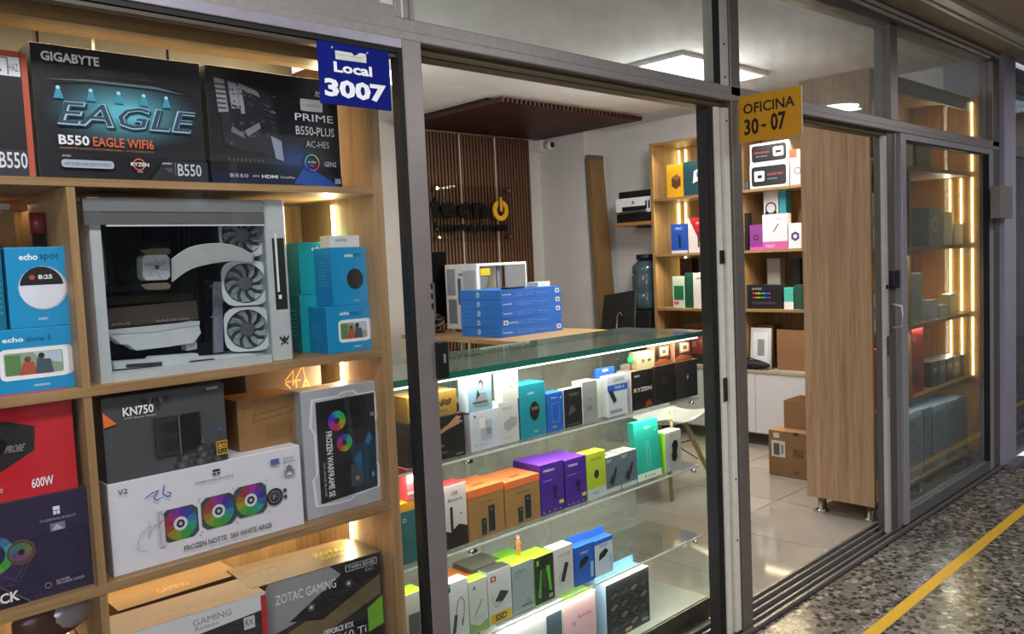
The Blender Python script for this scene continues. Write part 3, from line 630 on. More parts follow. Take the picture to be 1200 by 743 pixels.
d.text('SFX', .08, .82, .22, .86, '#4f3a20').line([(.25, .50), (.25, .66), (.9, .74), (.9, .62), (.3, .55), (.25, .5)], .0012, '#5c4527')
for i in range(7): d.line([(.45, .42-i*.05), (.9, .47-i*.05)], .001, '#75572f')
for i in range(4): d.line([(.45+i*.14, .45+i*.01), (.45+i*.14, .12+i*.01)], .001, '#75572f')
d.disc(.86, .94, .003, '#2a5fae').done()
b = carton('cardboard_box', 'dark brown carton with orange scribble behind the rainbow window box', 298, 385, 433, .30, ZC, .11, '#51371f', '#7a7a78', '#5c4027'); d = Deco(b); d.line([(.50, .88), (.62, .95), (.60, .84), (.75, .98), (.78, .86)], .003, '#c98a3a').text('STA', .5, .8, .85, .88, '#c98a3a').done()
b = carton('liquid_cooler_box', 'pale grey box with a dark window and two rainbow fans by the cabinet end', 361, 452, 464, .125, ZC, .075, '#a9adb3', '#8f9399', '#c5c6c8', h=.325, bev=.002); d = Deco(b)
pl = [(.10, .09), (.08, .30), (.13, .34), (.13, .66), (.08, .72), (.12, .93), (.45, .93), (.50, .955), (.66, .955), (.70, .92), (.93, .92), (.96, .72), (.91, .66), (.91, .34), (.96, .28), (.93, .12), (.6, .10), (.55, .07), (.35, .07)]
d.poly(pl, '#dcdde0').poly([(.5+(u-.5)*.93, .5+(v-.5)*.97) for u, v in pl], '#b6b9be').poly([(.17, .10), (.17, .90), (.92, .905), (.90, .13)], '#1f2023').poly([(.60, .12), (.62, .5), (.9, .55), (.9, .13)], '#17354a')
d.poly([(.52, .90), (.58, .91), (.66, .30), (.60, .3)], '#34363a').rgb(.42, .73, .006, .026, 24, .72, .3, .7).disc(.42, .73, .008, '#4a2440').rgb(.50, .545, .005, .023, 24, .72, .45, .66).disc(.50, .545, .007, '#3a2034')
d.rect(.56, .18, .72, .36, '#45484c').poly([(.60, .4), (.70, .46), (.72, .34), (.66, .3)], '#1f5f88').poly([(.76, .52), (.82, .60), (.86, .54), (.80, .48)], '#1c6fa8').disc(.64, .24, .006, '#85888c').rect(.74, .16, .80, .5, '#1c4258').rect(.83, .22, .86, .26, '#8a9298')
d.text('FROZEN WARFRAME SE', .27, .14, .345, .66, '#e4e6e8', .02, rot=True).text('360 ARGB BLACK', .22, .15, .245, .42, '#b4b8bb', rot=True).text('ARGB', .85, .72, .9, .75, '#c0c4c8').done()
# --- row 4: graphics card boxes
b = carton('graphics_card_box', 'dark graphics card box with silver and green panels on the bottom shelf', 304, 446, 690, .14, ZD, .17, '#2b2b29', '#3a3227', '#6a5636', rot=-5); d = Deco(b)
d.poly([(0, .80), (.12, .995), (.58, .995), (.70, .86), (.30, .60), (0, .52)], '#8d8f90').poly([(.0, .45), (.98, .80), (.98, .62), (.35, .35), (0, .3)], '#6b5e42')
d.poly([(.25, .62), (.72, .94), (.95, .96), (.98, .80), (.50, .55)], '#1c1c1d').disc(.42, .69, .010, '#55565a').disc(.42, .69, .004, '#c9cacc').disc(.72, .80, .011, '#4a4b4f').disc(.72, .80, .0045, '#c9cacc')
d.text('ZOTAC GAMING', .16, .80, .62, .88, '#e2e3e4').rrect(.70, .905, .96, .965, .003, '#cfd0d1').rrect(.705, .91, .955, .96, .003, '#232323').text('TWIN EDGE', .72, .92, .94, .95, '#d6d7d8', .01).text('OC', .86, .86, .93, .89, '#b4b5b6')
d.poly([(.40, .30), (.99, .52), (.99, .2), (.4, .2)], '#1d1d1c').poly([(.86, .30), (.99, .34), (.99, .60), (.86, .52)], '#6fae2c').text('GEFORCE RTX', .50, .40, .74, .45, '#e8e8e8', .02).text('4060 Ti', .55, .31, .84, .38, '#e8e8e8').done()
d = Deco(b, 'T'); d.text('ZOTAC', .58, .50, .86, .65, '#b7b93e', .01).text('GAMING', .60, .30, .86, .44, '#b7b93e', .01).text('GEFORCE', .08, .62, .34, .75, '#a0875a').text('RTX', .10, .42, .28, .55, '#a0875a').line([(.05, .2), (.95, .25)], .001, '#8a734b').done()
b = carton('graphics_card_box', 'graphics card box with white band and red edge at the bottom of the left cabinet', 118, 316, 757, .12, ZD, .13, '#2a2c2e', '#6b4a2b', '#8b6a44', rot=-3); d = Deco(b)
d.poly([(0, .78), (0, 1), (1, 1), (.97, .86)], '#cfd0d2').text('GAMING', .55, .90, .78, .95, '#77787a').text('Radeon', .56, .86, .70, .89, '#77787a').rect(.965, 0, 1, .98, '#b3282a').rect(.85, .74, .92, .84, '#c2c3c5').text('RX', .86, .77, .91, .82, '#2a2c2e').rect(.5, .3, .9, .62, '#1c1d1f').done()
d = Deco(b, 'T'); d.text('AORUS ELITE', .30, .25, .55, .4, '#b98d55').text('GAMING BOX', .60, .3, .85, .45, '#b98d55').done()
b = carton('graphics_card_box', 'flat brown box lying behind the white banded graphics card box', 150, 292, 716, .27, ZD, .15, '#54402a', '#46341f', '#7b6142'); d = Deco(b, 'T'); d.text('GAMING', .35, .2, .6, .4, '#c09a5c').done()
t = empty('webcam', (.43, .20, ZD), 'rounded silver and brown gadget poking up at the bottom left', 'gadget')
MB().lathe((.43, .20, ZD), [(.03, 0), (.03, .012), (.010, .014), (.010, .30)], 16).build('stand', BLK, t, smooth=True)
o = MB().ball((.43, .20, ZD+.345), .075, .035, .045, 16).build('rounded_body', mat('#5f3a34', .3), t, smooth=True); MB().ball((.46, .185, ZD+.35), .048, .026, .032, 16).build('silver_cover', mat('#b9b3bb', .3, .4), t, smooth=True)

# --- white PC case with glass side
Yp = .12
def pz(px, py, y=Yp): return at(px, py, 1, y)
pc = empty('pc_case', (.745, .22, ZB), 'open white gaming PC case with glass side and three fans on the middle shelf', 'computer')
cw = mat('#f6f8fd', .4); cg = mat('#b9c0c0', .35, .1); cd_ = mat('#3a3734', .5, var=.3, scale=12)
x0 = fx(119, Yp, ZB); x1 = fx(319, Yp, ZB); x2 = fx(346, Yp, ZB); ztp = fz(229, x0, Yp); zb_ = ZB
ye = .33
bx('side_frame', cw, x0, x0+.022, Yp, ye, zb_+.0, ztp-.003, pc)
bx('bottom_rail', cw, x0+.0225, x1, Yp, ye, zb_+.0, zb_+.018, pc)
bx('rear_panel', cd_, x0+.0225, x1, ye-.006, ye, zb_+.0185, ztp-.01, pc)
bx('top_panel', mat('#8c8f8e', .4), x0+.0225, x1, Yp+.002, ye, ztp-.008, ztp-.003, pc)
o = MB().prism([(x1+.0005, Yp-.002, zb_), (x2-.008, Yp-.002, zb_), (x2, Yp+.008, zb_), (x2, ye, zb_), (x1+.0005, ye, zb_)], (0, 0, ztp-zb_-.002)).build('front_panel', cg, pc, .003)
xa = x1+(x2-x1)*.30; xb = x1+(x2-x1)*.80; H = ztp-zb_
bx('light_bar_recess', mat('#24281f', .3), xa, xb, Yp-.003, Yp-.0021, zb_+H*.32, zb_+H*.76, o)
bx('light_bar', mat('#e4e6e6', .2, emit=0), xa+.006, xa+.011, Yp-.005, Yp-.0031, zb_+H*.43, zb_+H*.79, o)
bx('power_button', WHT, xa+.008, xa+.015, Yp-.005, Yp-.0031, zb_+H*.385, zb_+H*.41, o)
e_ = MB(); cx_, cz_ = (x1+x2)/2+.004, zb_+.05
for s_ in (-1, 1):
    e_.prism([(cx_, Yp-.0022, cz_-.01), (cx_+s_*.012, Yp-.0022, cz_+.004), (cx_+s_*.012, Yp-.0022, cz_+.011), (cx_+s_*.004, Yp-.0022, cz_+.003), (cx_, Yp-.0022, cz_+.012)][::s_], (0, -.0008, 0))
    e_.prism([(cx_+s_*.002, Yp-.0022, cz_-.004), (cx_+s_*.010, Yp-.0022, cz_-.008), (cx_+s_*.008, Yp-.0022, cz_-.013)][::s_], (0, -.0008, 0))
e_.build('emblem', mat('#2c3030', .4), o)
# top band of the glass side panel
tb = mat('#77797a', .3)
bx('top_band', tb, x0-.012, x1-.003, Yp-.012, Yp-.006, ztp-.033, ztp-.006, pc)
bx('top_band', mat('#5d5f60', .3), x0-.012, x1-.003, Yp-.012, Yp-.006, ztp-.0605, ztp-.0345, pc)
bx('pale_trim', mat('#cfd3d6', .2), x0+.03, x1-.003, Yp-.0125, Yp-.006, ztp-.064, ztp-.061, pc)  # thin pale strip below the top bands
bx('side_glass', glass('#eef0f0', .8, .0, 'smoked_glass'), x0-.004, x1-.003, Yp-.0115, Yp-.0075, zb_+.002, ztp-.0645, pc)
# motherboard and tray
bx('motherboard', mat('#45433f', .5, var=.5, scale=60), x0+.045, x0+.30, ye-.012, ye-.0065, zb_+.09, zb_+.35, pc)
for k in range(3): bx('heatsink', mat(('#5a5a58', '#6a5d4e', '#68727e')[k], .4, .5), x0+(.05, .07, .06)[k], x0+(.10, .28, .22)[k], ye-.03, ye-.0121, zb_+(.20, .155, .185)[k], zb_+(.34, .175, .20)[k], pc, .002)
ym = .24
def pf(px, py, y=ym): v = pz(px, py, y); return v
def flat(name, pts, y, th, m, parent=pc, bevel=0): return MB().prism([tuple(pz(a, b, y)) for a, b in pts], (0, th, 0)).build(name, m, parent, bevel)
# gpu (white shroud), black board above, bottom shroud
flat('graphics_card', [(124, 390), (180, 387), (232, 376), (236, 390), (228, 402), (195, 407), (160, 411), (150, 404), (142, 404)], .17, .04, mat('#eef2f2', .4), bevel=.002)
flat('graphics_card_rail', [(123, 387), (234, 376), (234, 381), (180, 389), (124, 392)], .168, .002, mat('#e6e9ea', .4))
flat('graphics_card_bracket', [(218, 403), (231, 401), (231, 409), (219, 411)], .18, .03, mat('#c6cccc', .4))
flat('graphics_backplate', [(127, 362), (230, 352), (233, 374), (126, 384)], .205, .02, mat('#5a5046', .4))
d_ = MB(); v0, v1 = pz(130, 382, .204), pz(220, 370, .204)
vv, ff, _ = tmesh('ASUS           RADEON', .01)
d_.add([(v0.x+(v1.x-v0.x)*p[0], .2040, v0.z+.0+(v1.z-v0.z)*.6*p[1]) for p in vv], ff); d_.build('lettering', mat('#b0aaa0', .4), pc)
flat('black_shroud', [(125, 392), (143, 405), (160, 412), (232, 404), (246, 400), (250, 424), (128, 432)], .215, .02, mat('#0f1011', .5))
flat('inner_floor', [(133, 424), (175, 421), (178, 418), (232, 414), (234, 418), (320, 412), (320, 418), (134, 433)], .16, .03, mat('#e4e9ec', .4), bevel=.001)
flat('floor_vent', [(148, 427), (190, 424), (190, 429), (148, 431)], .158, .0015, mat('#3b3f42', .5)); flat('floor_vent', [(222, 423), (250, 420), (258, 424), (222, 427)], .158, .0015, mat('#3b3f42', .5)); flat('floor_vent', [(280, 418), (318, 414), (318, 421), (276, 424)], .158, .0015, mat('#3b3f42', .5))
flat('gold_riser', [(111, 271), (120, 271), (126, 334), (120, 337)], .15, .01, mat('#8a8673', .25, .6), bevel=.001)
flat('cable_column', [(240, 300), (252, 302), (250, 420), (240, 420)], .27, .02, mat('#141517', .5)); flat('white_duct', [(251, 330), (260, 330), (262, 412), (251, 414)], .25, .01, mat('#b9bfce', .5))
flat('ram_sticks', [(206, 262), (236, 262), (236, 300), (206, 296)], .27, .03, mat('#0c0d0e', .4))
for k in range(5): flat('memory_stick', [(209+k*6, 264), (211.5+k*6, 264), (211.5+k*6, 296), (209+k*6, 296)], .262, .008, mat('#2c2f32', .4))
flat('top_fan_block', [(170, 262), (204, 262), (204, 282), (170, 282)], .28, .02, mat('#111213', .5))
# cooler
o = flat('cpu_cooler', [(167, 302), (170, 299), (195, 298), (199, 302), (200, 324), (196, 328), (172, 329), (168, 325)], .215, .04, mat('#f4f8fa', .35), bevel=.002)
c0 = pz(184, 313, .2148)
mk = MB()
for k in range(6):
    a = k*math.pi/3+.2; mk.tube([(c0.x+.009*math.cos(a), .2146, c0.z+.009*math.sin(a)), (c0.x+.026*math.cos(a+.6), .2146, c0.z+.026*math.sin(a+.6))], .0004, 4)
mk.build('groove', mat('#4a5258', .5), o)
mk = MB()
for sx_, sz_ in ((-1, 1), (1, 1), (-1, -1), (1, -1)): mk.box(c0.x+sx_*.0025-.002, c0.x+sx_*.0025+.002, .2140, .2147, c0.z+sz_*.0025-.002, c0.z+sz_*.0025+.002)
mk.build('logo', mat('#1f2426', .5), o)
for (a, b_) in ((291, -1), (332, 1)):
    flat('mounting_bracket', [(165, a+2), (176, a), (196, a-1), (201, a+2), (199, a+7), (186, a+8), (172, a+8)], .222, .01, mat('#a8987e', .35, .3), bevel=.002)
# ribbon cable
rb = MB()
for k in range(12):
    o_ = k*.0042; y_ = .165+k*.004
    P_ = [(201, 305, 0), (222, 291, 0), (250, 286, 0), (275, 289, 0), (298, 300, 0)]
    pts = [pz(a, b_, .128) for a, b_, _ in P_]
    cv = []
    for i in range(len(pts)-1):
        for s_ in range(4):
            t_ = s_/4; p0, p1, p2, p3 = pts[max(i-1, 0)], pts[i], pts[i+1], pts[min(i+2, len(pts)-1)]
            cv.append(.5*((2*p1)+(-p0+p2)*t_+(2*p0-5*p1+4*p2-p3)*t_*t_+(-p0+3*p1-3*p2+p3)*t_**3))
    cv.append(pts[-1]); n_ = len(cv)
    rb.tube([(c.x, c.y+.0006*k, c.z-o_*(1-.75*(i/(n_-1))**3)) for i, c in enumerate(cv)], .0025, 6)
rb.build('ribbon_cable', mat('#e6e8e4', .45), pc, smooth=True)
MB().tube([tuple(pz(a, b_, .2)) for a, b_ in ((238, 308), (250, 306), (260, 312), (258, 324), (248, 330), (238, 330))], .004, 8).build('black_cable', BLK, pc, smooth=True)
MB().tube([tuple(pz(a, b_, .2)) for a, b_ in ((246, 335), (258, 340), (262, 352), (257, 366), (247, 372))], .002, 8).build('white_cable', mat('#8d9499', .4), pc, smooth=True)
# fans
fr_m, bl_m = mat('#eef2f4', .4), mat('#aab2b6', .35)
def case_fan(cx_, cz_, y, r):
    f = MB(); N = 28
    for k in range(4):
        a = math.pi/4+k*math.pi/2
    inner = [(cx_+r*.90*math.cos(2*math.pi*i/N), cz_+r*.90*math.sin(2*math.pi*i/N)) for i in range(N)]
    def sq(a):
        c_, s_ = math.cos(a), math.sin(a); m_ = max(abs(c_), abs(s_)); q = min(r/m_, r*1.19); return (cx_+c_*q, cz_+s_*q)
    outer = [sq(2*math.pi*i/N) for i in range(N)]
    vs_ = [(p[0], yy, p[1]) for yy in (y, y+.02) for ring in (inner, outer) for p in ring]
    fs_ = []
    for i in range(N):
        j = (i+1) % N; fs_ += [(i, j, N+j, N+i), (2*N+i, 3*N+i, 3*N+j, 2*N+j), (i, 2*N+i, 2*N+j, j), (N+i, N+j, 3*N+j, 3*N+i)]
    def rt(mb):
        c_, s_ = math.cos(R(-32)), math.sin(R(-32)); mb.v = [(cx_+(a-cx_)*c_-(b_-y)*s_, y+(a-cx_)*s_+(b_-y)*c_, z_) for a, b_, z_ in mb.v]; return mb
    fo = rt(f.add(vs_, fs_)).build('fan', fr_m, pc)
    rt(MB().lathe((cx_, y+.002, cz_), [(r*.30, 0), (r*.32, .003), (r*.32, .014)], 20, 'y')).build('hub', mat('#55595b', .4), fo)
    bl = MB()
    for k in range(9):
        a = 2*math.pi*k/9; pts = []
        for (rr, da) in ((.33, 0), (.6, .12), (.86, .32), (.86, .74), (.6, .5), (.33, .42)): pts.append((cx_+r*rr*math.cos(a+da), y+.006+.006*(da > .36), cz_+r*rr*math.sin(a+da)))
        bl.prism(pts, (0, .0015, 0))
    rt(bl).build('fan_blades', bl_m, fo)
    rt(MB().lathe((cx_, y+.0185, cz_), [(r*.89, 0), (r*.89, .001)], 24, 'y')).build('backing', mat('#4f565c', .5), fo)
for (px_, py_) in ((284, 275), (287, 332), (290, 386)):
    c = pz(px_, py_, .158); case_fan(c.x, c.z, .158, .0530)

# ================================================================ SIGNS ON THE FRONT
def signroot(name, W, D, H, loc, rot, m, label, cat='sign'): return rawbox(name, W, D, H, loc, R(rot), m, m, m, label, cat, None, .0005)
p0 = at(371, 56, 1, -.06); p1 = at(458, 133, 1, -.06)
xL, xR_ = fx(373.5, -.06, 1.95), fx(457, -.06, 1.95)
b = signroot('shop_number_sign', xR_-xL, .004, .139, ((xL+xR_)/2, -.058, 1.868+.002), 0, mat('#0c1a74', .7, spec=.15), 'blue square sign reading Local 3007 hung at the glass top', 'sign')
d = Deco(b); d.text('Local', .20, .53, .735, .70, '#f2f4f8', .035).text('3007', .06, .12, .93, .42, '#f2f4f8', .045)
d.poly([(.23, .74), (.23, .88), (.46, .88), (.49, .84), (.53, .86), (.57, .90), (.66, .90), (.66, .75)], '#d9d8d0').text('Centro Comercial 9', .25, .80, .62, .85, '#8c8a84').text('administracion', .3, .765, .6, .785, '#a09e98')
for u in (.19, .68): d.disc(u, .92, .0022, '#c9c9c4').disc(u, .92, .001, '#7b3a35')
d.done()
y0, y1 = .0, -.248
b = signroot('office_sign', .25, .004, .170, (2.79, -.165, 1.898), -90, '#e0a018', 'yellow sign reading OFICINA 30-07 sticking out from the door post', 'sign')
d = Deco(b); d.text('OFICINA', .08, .60, .90, .83, '#1c1a16', .02).text('30', .09, .14, .33, .50, '#1c1a16', .03).text('-', .37, .28, .45, .33, '#1c1a16', .03).text('07', .52, .16, .76, .54, '#1c1a16', .03).done()
bx('clear_edge', mat('#d8d2b8', .2), 2.787, 2.793, -.2915, -.290, 1.898, 2.068, None)
o = bpy.data.objects['clear_edge']; o.parent = b; o.matrix_parent_inverse = (Matrix.Translation(b.location) @ Euler(b.rotation_euler).to_matrix().to_4x4()).inverted()
t = empty('junction_box', (5.73, -.09, 1.62), 'small grey metal box mounted on the pillar at the right', 'box')
bx('housing', mat('#8c8986', .5, .3), 5.63, 5.87, -.12, -.061, 1.62, 1.82, t, .004); bx('cover', mat('#b9b6b2', .45, .3), 5.8701, 5.876, -.115, -.066, 1.625, 1.815, t, .002)
for z in (1.65, 1.79): MB().lathe((5.8762, -.09, z), [(.006, 0), (.006, .002)], 10, 'x').build('bolt', BLK, t)

# ================================================================ GLASS COUNTER
ct = empty('glass_counter', (1.9, .35, .005), 'long glass display counter with green edged top and four lit levels', 'counter')
CX0, CX1, CY0, CY1 = 1.262, 2.80, .15, .52
base = bx('base', STEEL, CX0, CX1, CY0, CY1, .005, .087, ct, .002)
bx('deck', mat('#8f948f', .3), CX0+.01, CX1-.01, CY0+.01, CY1-.01, .0871, .0901, ct)
bx('front_glass', GLG, CX0, CX1-.006, CY0, CY0+.005, .0905, 1.163, ct); bx('side_glass', GLG, CX1-.0055, CX1, CY0, CY1, .0905, 1.163, ct)
bx('back_glass', glass('#f2f4f0', .9, .05, 'hazy_glass', .30), 1.9, CX1-.006, CY1-.006, CY1, .0905, 1.163, ct); bx('back_glass', glass('#f2f4f0', .9, .05, 'hazy_glass', .30), CX0, 1.895, CY1-.012, CY1-.007, .0905, 1.163, ct)  # hazy glass; haze raised to put light into the counter back
bx('edge', mat('#9fd0bb', .2), CX1-.003, CX1+.0006, CY0-.001, CY0-.0001, .0905, 1.163, ct)
tg = bx('top_glass', glass('#eef7f2', .7, .04, 'sheen_glass', .13), CX0-.02, CX1+.005, CY0-.012, CY1+.03, 1.1645, 1.184, ct)  # diffuse haze puts the pale reflection on the top into the glass
bx('glass_edge', GEDGE, CX0-.02, CX1+.006, CY0-.014, CY0-.0125, 1.1645, 1.184, tg); bx('glass_edge', GEDGE, CX1+.0055, CX1+.007, CY0-.012, CY1+.03, 1.1645, 1.184, tg)
bx('glass_edge', GEDGE, CX0-.02, CX1+.005, CY1+.0305, CY1+.032, 1.1645, 1.184, tg)
bx('light_strip', mat('#fff6e4', .5, emit=4), CX0+.02, CX1-.03, CY0+.008, CY0+.018, 1.155, 1.163, ct)
area('counter_light', (1.88, .185, 1.150), (25, 0, 0), 1.75, .02, 4.2, (1, .93, .80))
area('counter_light', (1.88, .19, .895), (20, 0, 0), 1.7, .015, 3.6, (1, .90, .76)); area('counter_light', (1.88, .19, .625), (20, 0, 0), 1.7, .015, 3, (1, .95, .84)); area('counter_light', (1.88, .19, .335), (20, 0, 0), 1.7, .015, 3, (1, .95, .84))
S1, S2, S3, S4 = .915, .640, .350, .0905
for z in (S1, S2, S3):
    sh = bx('shelf', GLG, CX0+.01, CX1-.012, CY0+.02, .46, z-.007, z-.0005, ct)
    bx('front_edge', mat('#f4f7f2', .25, var=.05, scale=60), CX0+.01, CX1-.012, CY0+.018, CY0+.0198, z-.007, z-.0005, sh)
    bx('back_edge', mat('#a7c7ba', .25), CX0+.01, CX1-.012, .4602, .462, z-.007, z-.0005, sh)
    for x in (1.55, 2.72):
        k = MB().lathe((x, CY0+.012, z-.012), [(.005, -.010), (.007, -.008), (.007, .008)], 12, 'y').build('clip', CHR, sh, smooth=True)
        if x < 2: bx('clip_pad', BLK, x+.008, x+.02, CY0+.008, CY0+.017, z-.018, z-.008, sh)
for x in (2.25,): bx('joint_line', mat('#56685f', .4), x, x+.002, CY1-.0065, CY1-.0062, .0905, 1.163, ct)
GC = 'boxed accessories in the glass counter'
y = .20
def cb(nm, lab, xl, xr, yt, zb, D, f, s=None, t=None, Y=y, **k):
    return carton(nm, lab, xl, xr, yt, Y, zb, D, f, s, t, group=GC, **k)
# level 1
b = cb('speaker_box', 'black box printed with a pale hand, on the top counter level', 478, 546, 497, S1, .10, '#1c1614', '#2a211d', '#3a2e28'); d = Deco(b)
d.poly([(.25, .62), (.55, .68), (.72, .80), (.86, .96), (.95, .92), (.90, .84), (.98, .82), (.90, .76), (.70, .68), (.50, .56), (.3, .52)], '#a8826c').text('smart', .45, .30, .62, .36, '#b5aaa5').text('beauty', .45, .14, .68, .2, '#98908c').text('watch', .82, .05, .95, .09, '#d2c9c4').done()
b2 = cb('clock_box', 'gold box reading 88:88 stacked on the black hand-print box', 478, 536, 466, top(b), .09, '#8c6a2c', '#6b5020', '#c9a356'); d = Deco(b2); d.text('88:88', .35, .42, .85, .68, '#1e1810', .01, .1).text('clock', .6, .2, .8, .28, '#3a2c14').done()
b = cb('camera_box', 'white box printed with a camera under the pale blue portrait box', 553, 586, 484, S1, .06, '#ccd0dc', '#b6bac8', '#dfe2ea'); d = Deco(b); d.rrect(.35, .25, .75, .75, .006, '#b3b8c4').disc(.62, .45, .012, '#8f959f').rrect(.3, .55, .5, .8, .003, '#e9e2da').disc(.15, .88, .004, '#1b2c6b').text('HD Camera', .1, .12, .6, .17, '#9a9fae').done()
b2 = cb('camera_box', 'pale blue box with a portrait print stacked on the camera box', 549, 577, 437, top(b), .045, '#8fb2c9', '#cfe4f2', '#e6f2fa'); d = Deco(b2); d.disc(.55, .66, .0105, '#2e2a30', ry=.016).disc(.54, .62, .0075, '#c9a595', ry=.010).poly([(.25, .12), (.35, .45), (.75, .45), (.85, .12)], '#8a8f94').poly([(.35, .3), (.40, .55), (.5, .4)], '#2e2a30').text('WiFi cam', .2, .85, .6, .9, '#f2f6fa').rect(.18, .2, .8, .24, '#4a4f58').done()
b = cb('router_box', 'white box with a grey device print below a slim white box', 586, 609, 472, S1, .05, '#cfcbcb', '#e8e6e6', '#f2f0ee'); d = Deco(b); d.poly([(.25, .35), (.5, .28), (.9, .42), (.9, .58), (.6, .62), (.25, .5)], '#a9a5a6').text('hub', .2, .12, .7, .16, '#b08f92').text('MINI PC', .2, .8, .7, .86, '#8c8889').done()
b2 = cb('charger_box', 'slim white box standing on the grey-device box', 589, 608, 436, top(b), .04, '#d8d7d3', '#f4f4f2', '#fdfdfc'); d = Deco(b2); d.text('A', .45, .42, .65, .55, '#9a9894', .01).done()
b = cb('smart_speaker_box', 'teal box with a black oval clock print on the top counter level', 611, 641, 452, S1, .075, '#1a8fa3', '#117383', '#33b7cc'); d = Deco(b); d.disc(.55, .48, .022, '#1f1b1a', ry=.032).text('8:30', .45, .5, .66, .56, '#d9b45a').text('echo', .3, .8, .55, .86, '#bfe8f0', .02).text('amazon', .5, .08, .65, .12, '#bfe8f0').done()
b = cb('adapter_box', 'royal blue box right of the teal oval print box', 642, 661, 462, S1, .05, '#1f62c4', '#174a98', '#3f86e4'); d = Deco(b); d.ring(.55, .5, .001, .0014, '#fff') if 0 else d.line([(.3, .25), (.75, .25), (.75, .72), (.3, .72), (.3, .25)], .001, '#a9c8f4').text('Adapter', .25, .84, .65, .9, '#e8f0fa').text('USB', .3, .1, .55, .15, '#dfe8f4').disc(.85, .85, .003, '#dfe8f4').done()
b = cb('watch_box', 'black box with a white side right of the royal blue box', 662, 683, 457, S1, .03, '#1d1c1c', '#e6e3de', '#efece8'); d = Deco(b); d.disc(.55, .45, .009, '#4a4644').poly([(.2, .3), (.4, .6), (.6, .4)], '#5a5550').text('SPORT', .3, .8, .8, .87, '#8d8a86').text('ios andr', .2, .06, .85, .1, '#8d8a86').done()
b = cb('adapter_box', 'white box with grey front behind the blue-headed box', 684, 701, 448, S1, .05, '#9d9f9c', '#ecebe8', '#f5f4f1'); d = Deco(b); d.text('-', .4, .55, .6, .57, '#6a6c6a').rect(.3, .3, .6, .4, '#7f827f').done()
cb('adapter_box', 'small white box between the grey-front and blue-headed boxes', 700, 712, 447, S1, .05, '#d9d6d0', '#ecebe8', '#f5f4f1', Y=.225)
b = cb('cable_pack', 'blue hang tab package standing behind the blue-headed white box', 700, 722, 433, S1, .012, '#2a66c8', Y=.262); d = Deco(b); d.rrect(.35, .92, .65, .97, .002, '#cfd8ea').done()
b = cb('adapter_box', 'white package with blue header and a dark adapter print', 713, 736, 442, S1, .035, '#d9dce4', '#bfc3cc', '#eef0f4'); d = Deco(b); d.rect(0, .62, 1, .78, '#2a5ec0').text('WiFi 6', .35, .66, .85, .74, '#eef2fa').poly([(.05, .62), (.25, .65), (.45, .38), (.3, .32)], '#2a2c30').rect(.1, .08, .7, .16, '#9a9fa8').text('ADAPTER', .3, .85, .85, .93, '#55607a').done()
b = cb('processor_box', 'black processor box with bold white letters over a red ring, lilac side', 741, 766, 436, S1, .07, '#1d1715', '#cfc3c6', '#9c8a80'); ra = b; d = Deco(b); d.text('AMD', .12, .84, .38, .89, '#d8d4d0', .02).ring(.55, .5, .010, .013, '#7a2b1a').text('RYZEN', .10, .46, .92, .56, '#e6e0dc', .02).poly([(.6, .02), (.95, .06), (.85, .22), (.65, .15)], '#9c3a1e').done()
b = cb('processor_box', 'dark box with faint chip print, middle of the three black boxes', 768, 792, 430, S1, .07, '#211d1c', '#3a3532', '#4a4440'); rb_ = b; d = Deco(b); d.poly([(.35, .48), (.65, .52), (.65, .70), (.35, .68)], '#383332').done()
b = cb('processor_box', 'dark box with a tiny bright emblem at the counter right end', 794, 818, 425, S1, .07, '#242121', '#3a3532', '#4a4440'); rc = b; d = Deco(b); d.poly([(.5, .48), (.56, .55), (.53, .64), (.46, .56)], '#d2ccc4').done()
b = cb('figure_box', 'small beige patterned box standing on the red ring processor box', 747, 767, 414, top(ra), .04, '#c7b892', '#a89a74', '#e4d8b6', Y=.205); b['label'] = 'small beige patterned box standing on the red ring processor box'
d = Deco(b); d.ring(.3, .5, .005, .0065, '#6a6046').ring(.7, .5, .005, .0065, '#8a4a3a').rect(.3, .4, .4, .6, '#3c5a54').rect(.6, .45, .8, .55, '#4a4030').done()
for xl, xr, rt, lab in ((768, 786, rb_, 'black and orange processor box with a chip print above the middle black box'), (791, 811, rc, 'black and orange processor box with a chip print at the counter right end')):
    b = cb('processor_box', lab, xl, xr, 405 if xl < 780 else 400, top(rt), .04, '#2a1f1a', '#c98a6a', '#e8b494', Y=.205); d = Deco(b)
    d.poly([(0, 0), (1, 0), (1, .18), (.3, .34), (0, .2)], '#a8532c').rect(.28, .40, .88, .88, '#c9784a').rect(.36, .47, .80, .81, '#e6c8ac').rect(.46, .54, .70, .74, '#5a5048').line([(.1, .15), (.9, .35)], .0012, '#e8925c').done()
t = empty('toy_figure', (fx(740, .235, 1.08), .235, top(ra)), 'tiny toy with a round green head beside the beige patterned box', 'toy'); x, z = t.location.x, t.location.z
MB().ball((x, .235, z+.038), .016, .016, .016, 14).build('head', mat('#35c878', .4), t, smooth=True); MB().lathe((x, .235, z), [(.006, 0), (.007, .004), (.005, .016), (.003, .022)], 12).build('body', mat('#b5402e', .4), t, smooth=True)
for s_ in (-1, 1): MB().tube([(x+s_*.004, .235, z+.017), (x+s_*.009, .230, z+.010)], .0018, 6).build('arm', mat('#b5402e', .4), t)
# things lying on the shelf behind the front row, level 1
for xl, xr, yt, c, lab, Yb in ((505, 540, 478, '#5a6068', 'grey blue box behind the gold clock box', .36), (536, 575, 470, '#b8b4ac', 'off-white box behind the portrait box', .36), (612, 640, 470, '#b6ada0', 'cream box behind the teal oval print box', .36), (575, 600, 478, '#2b7c8e', 'teal box behind the white stack', .36)):
    cb('small_box', lab, xl, xr, yt, S1, .06, c, Y=Yb)
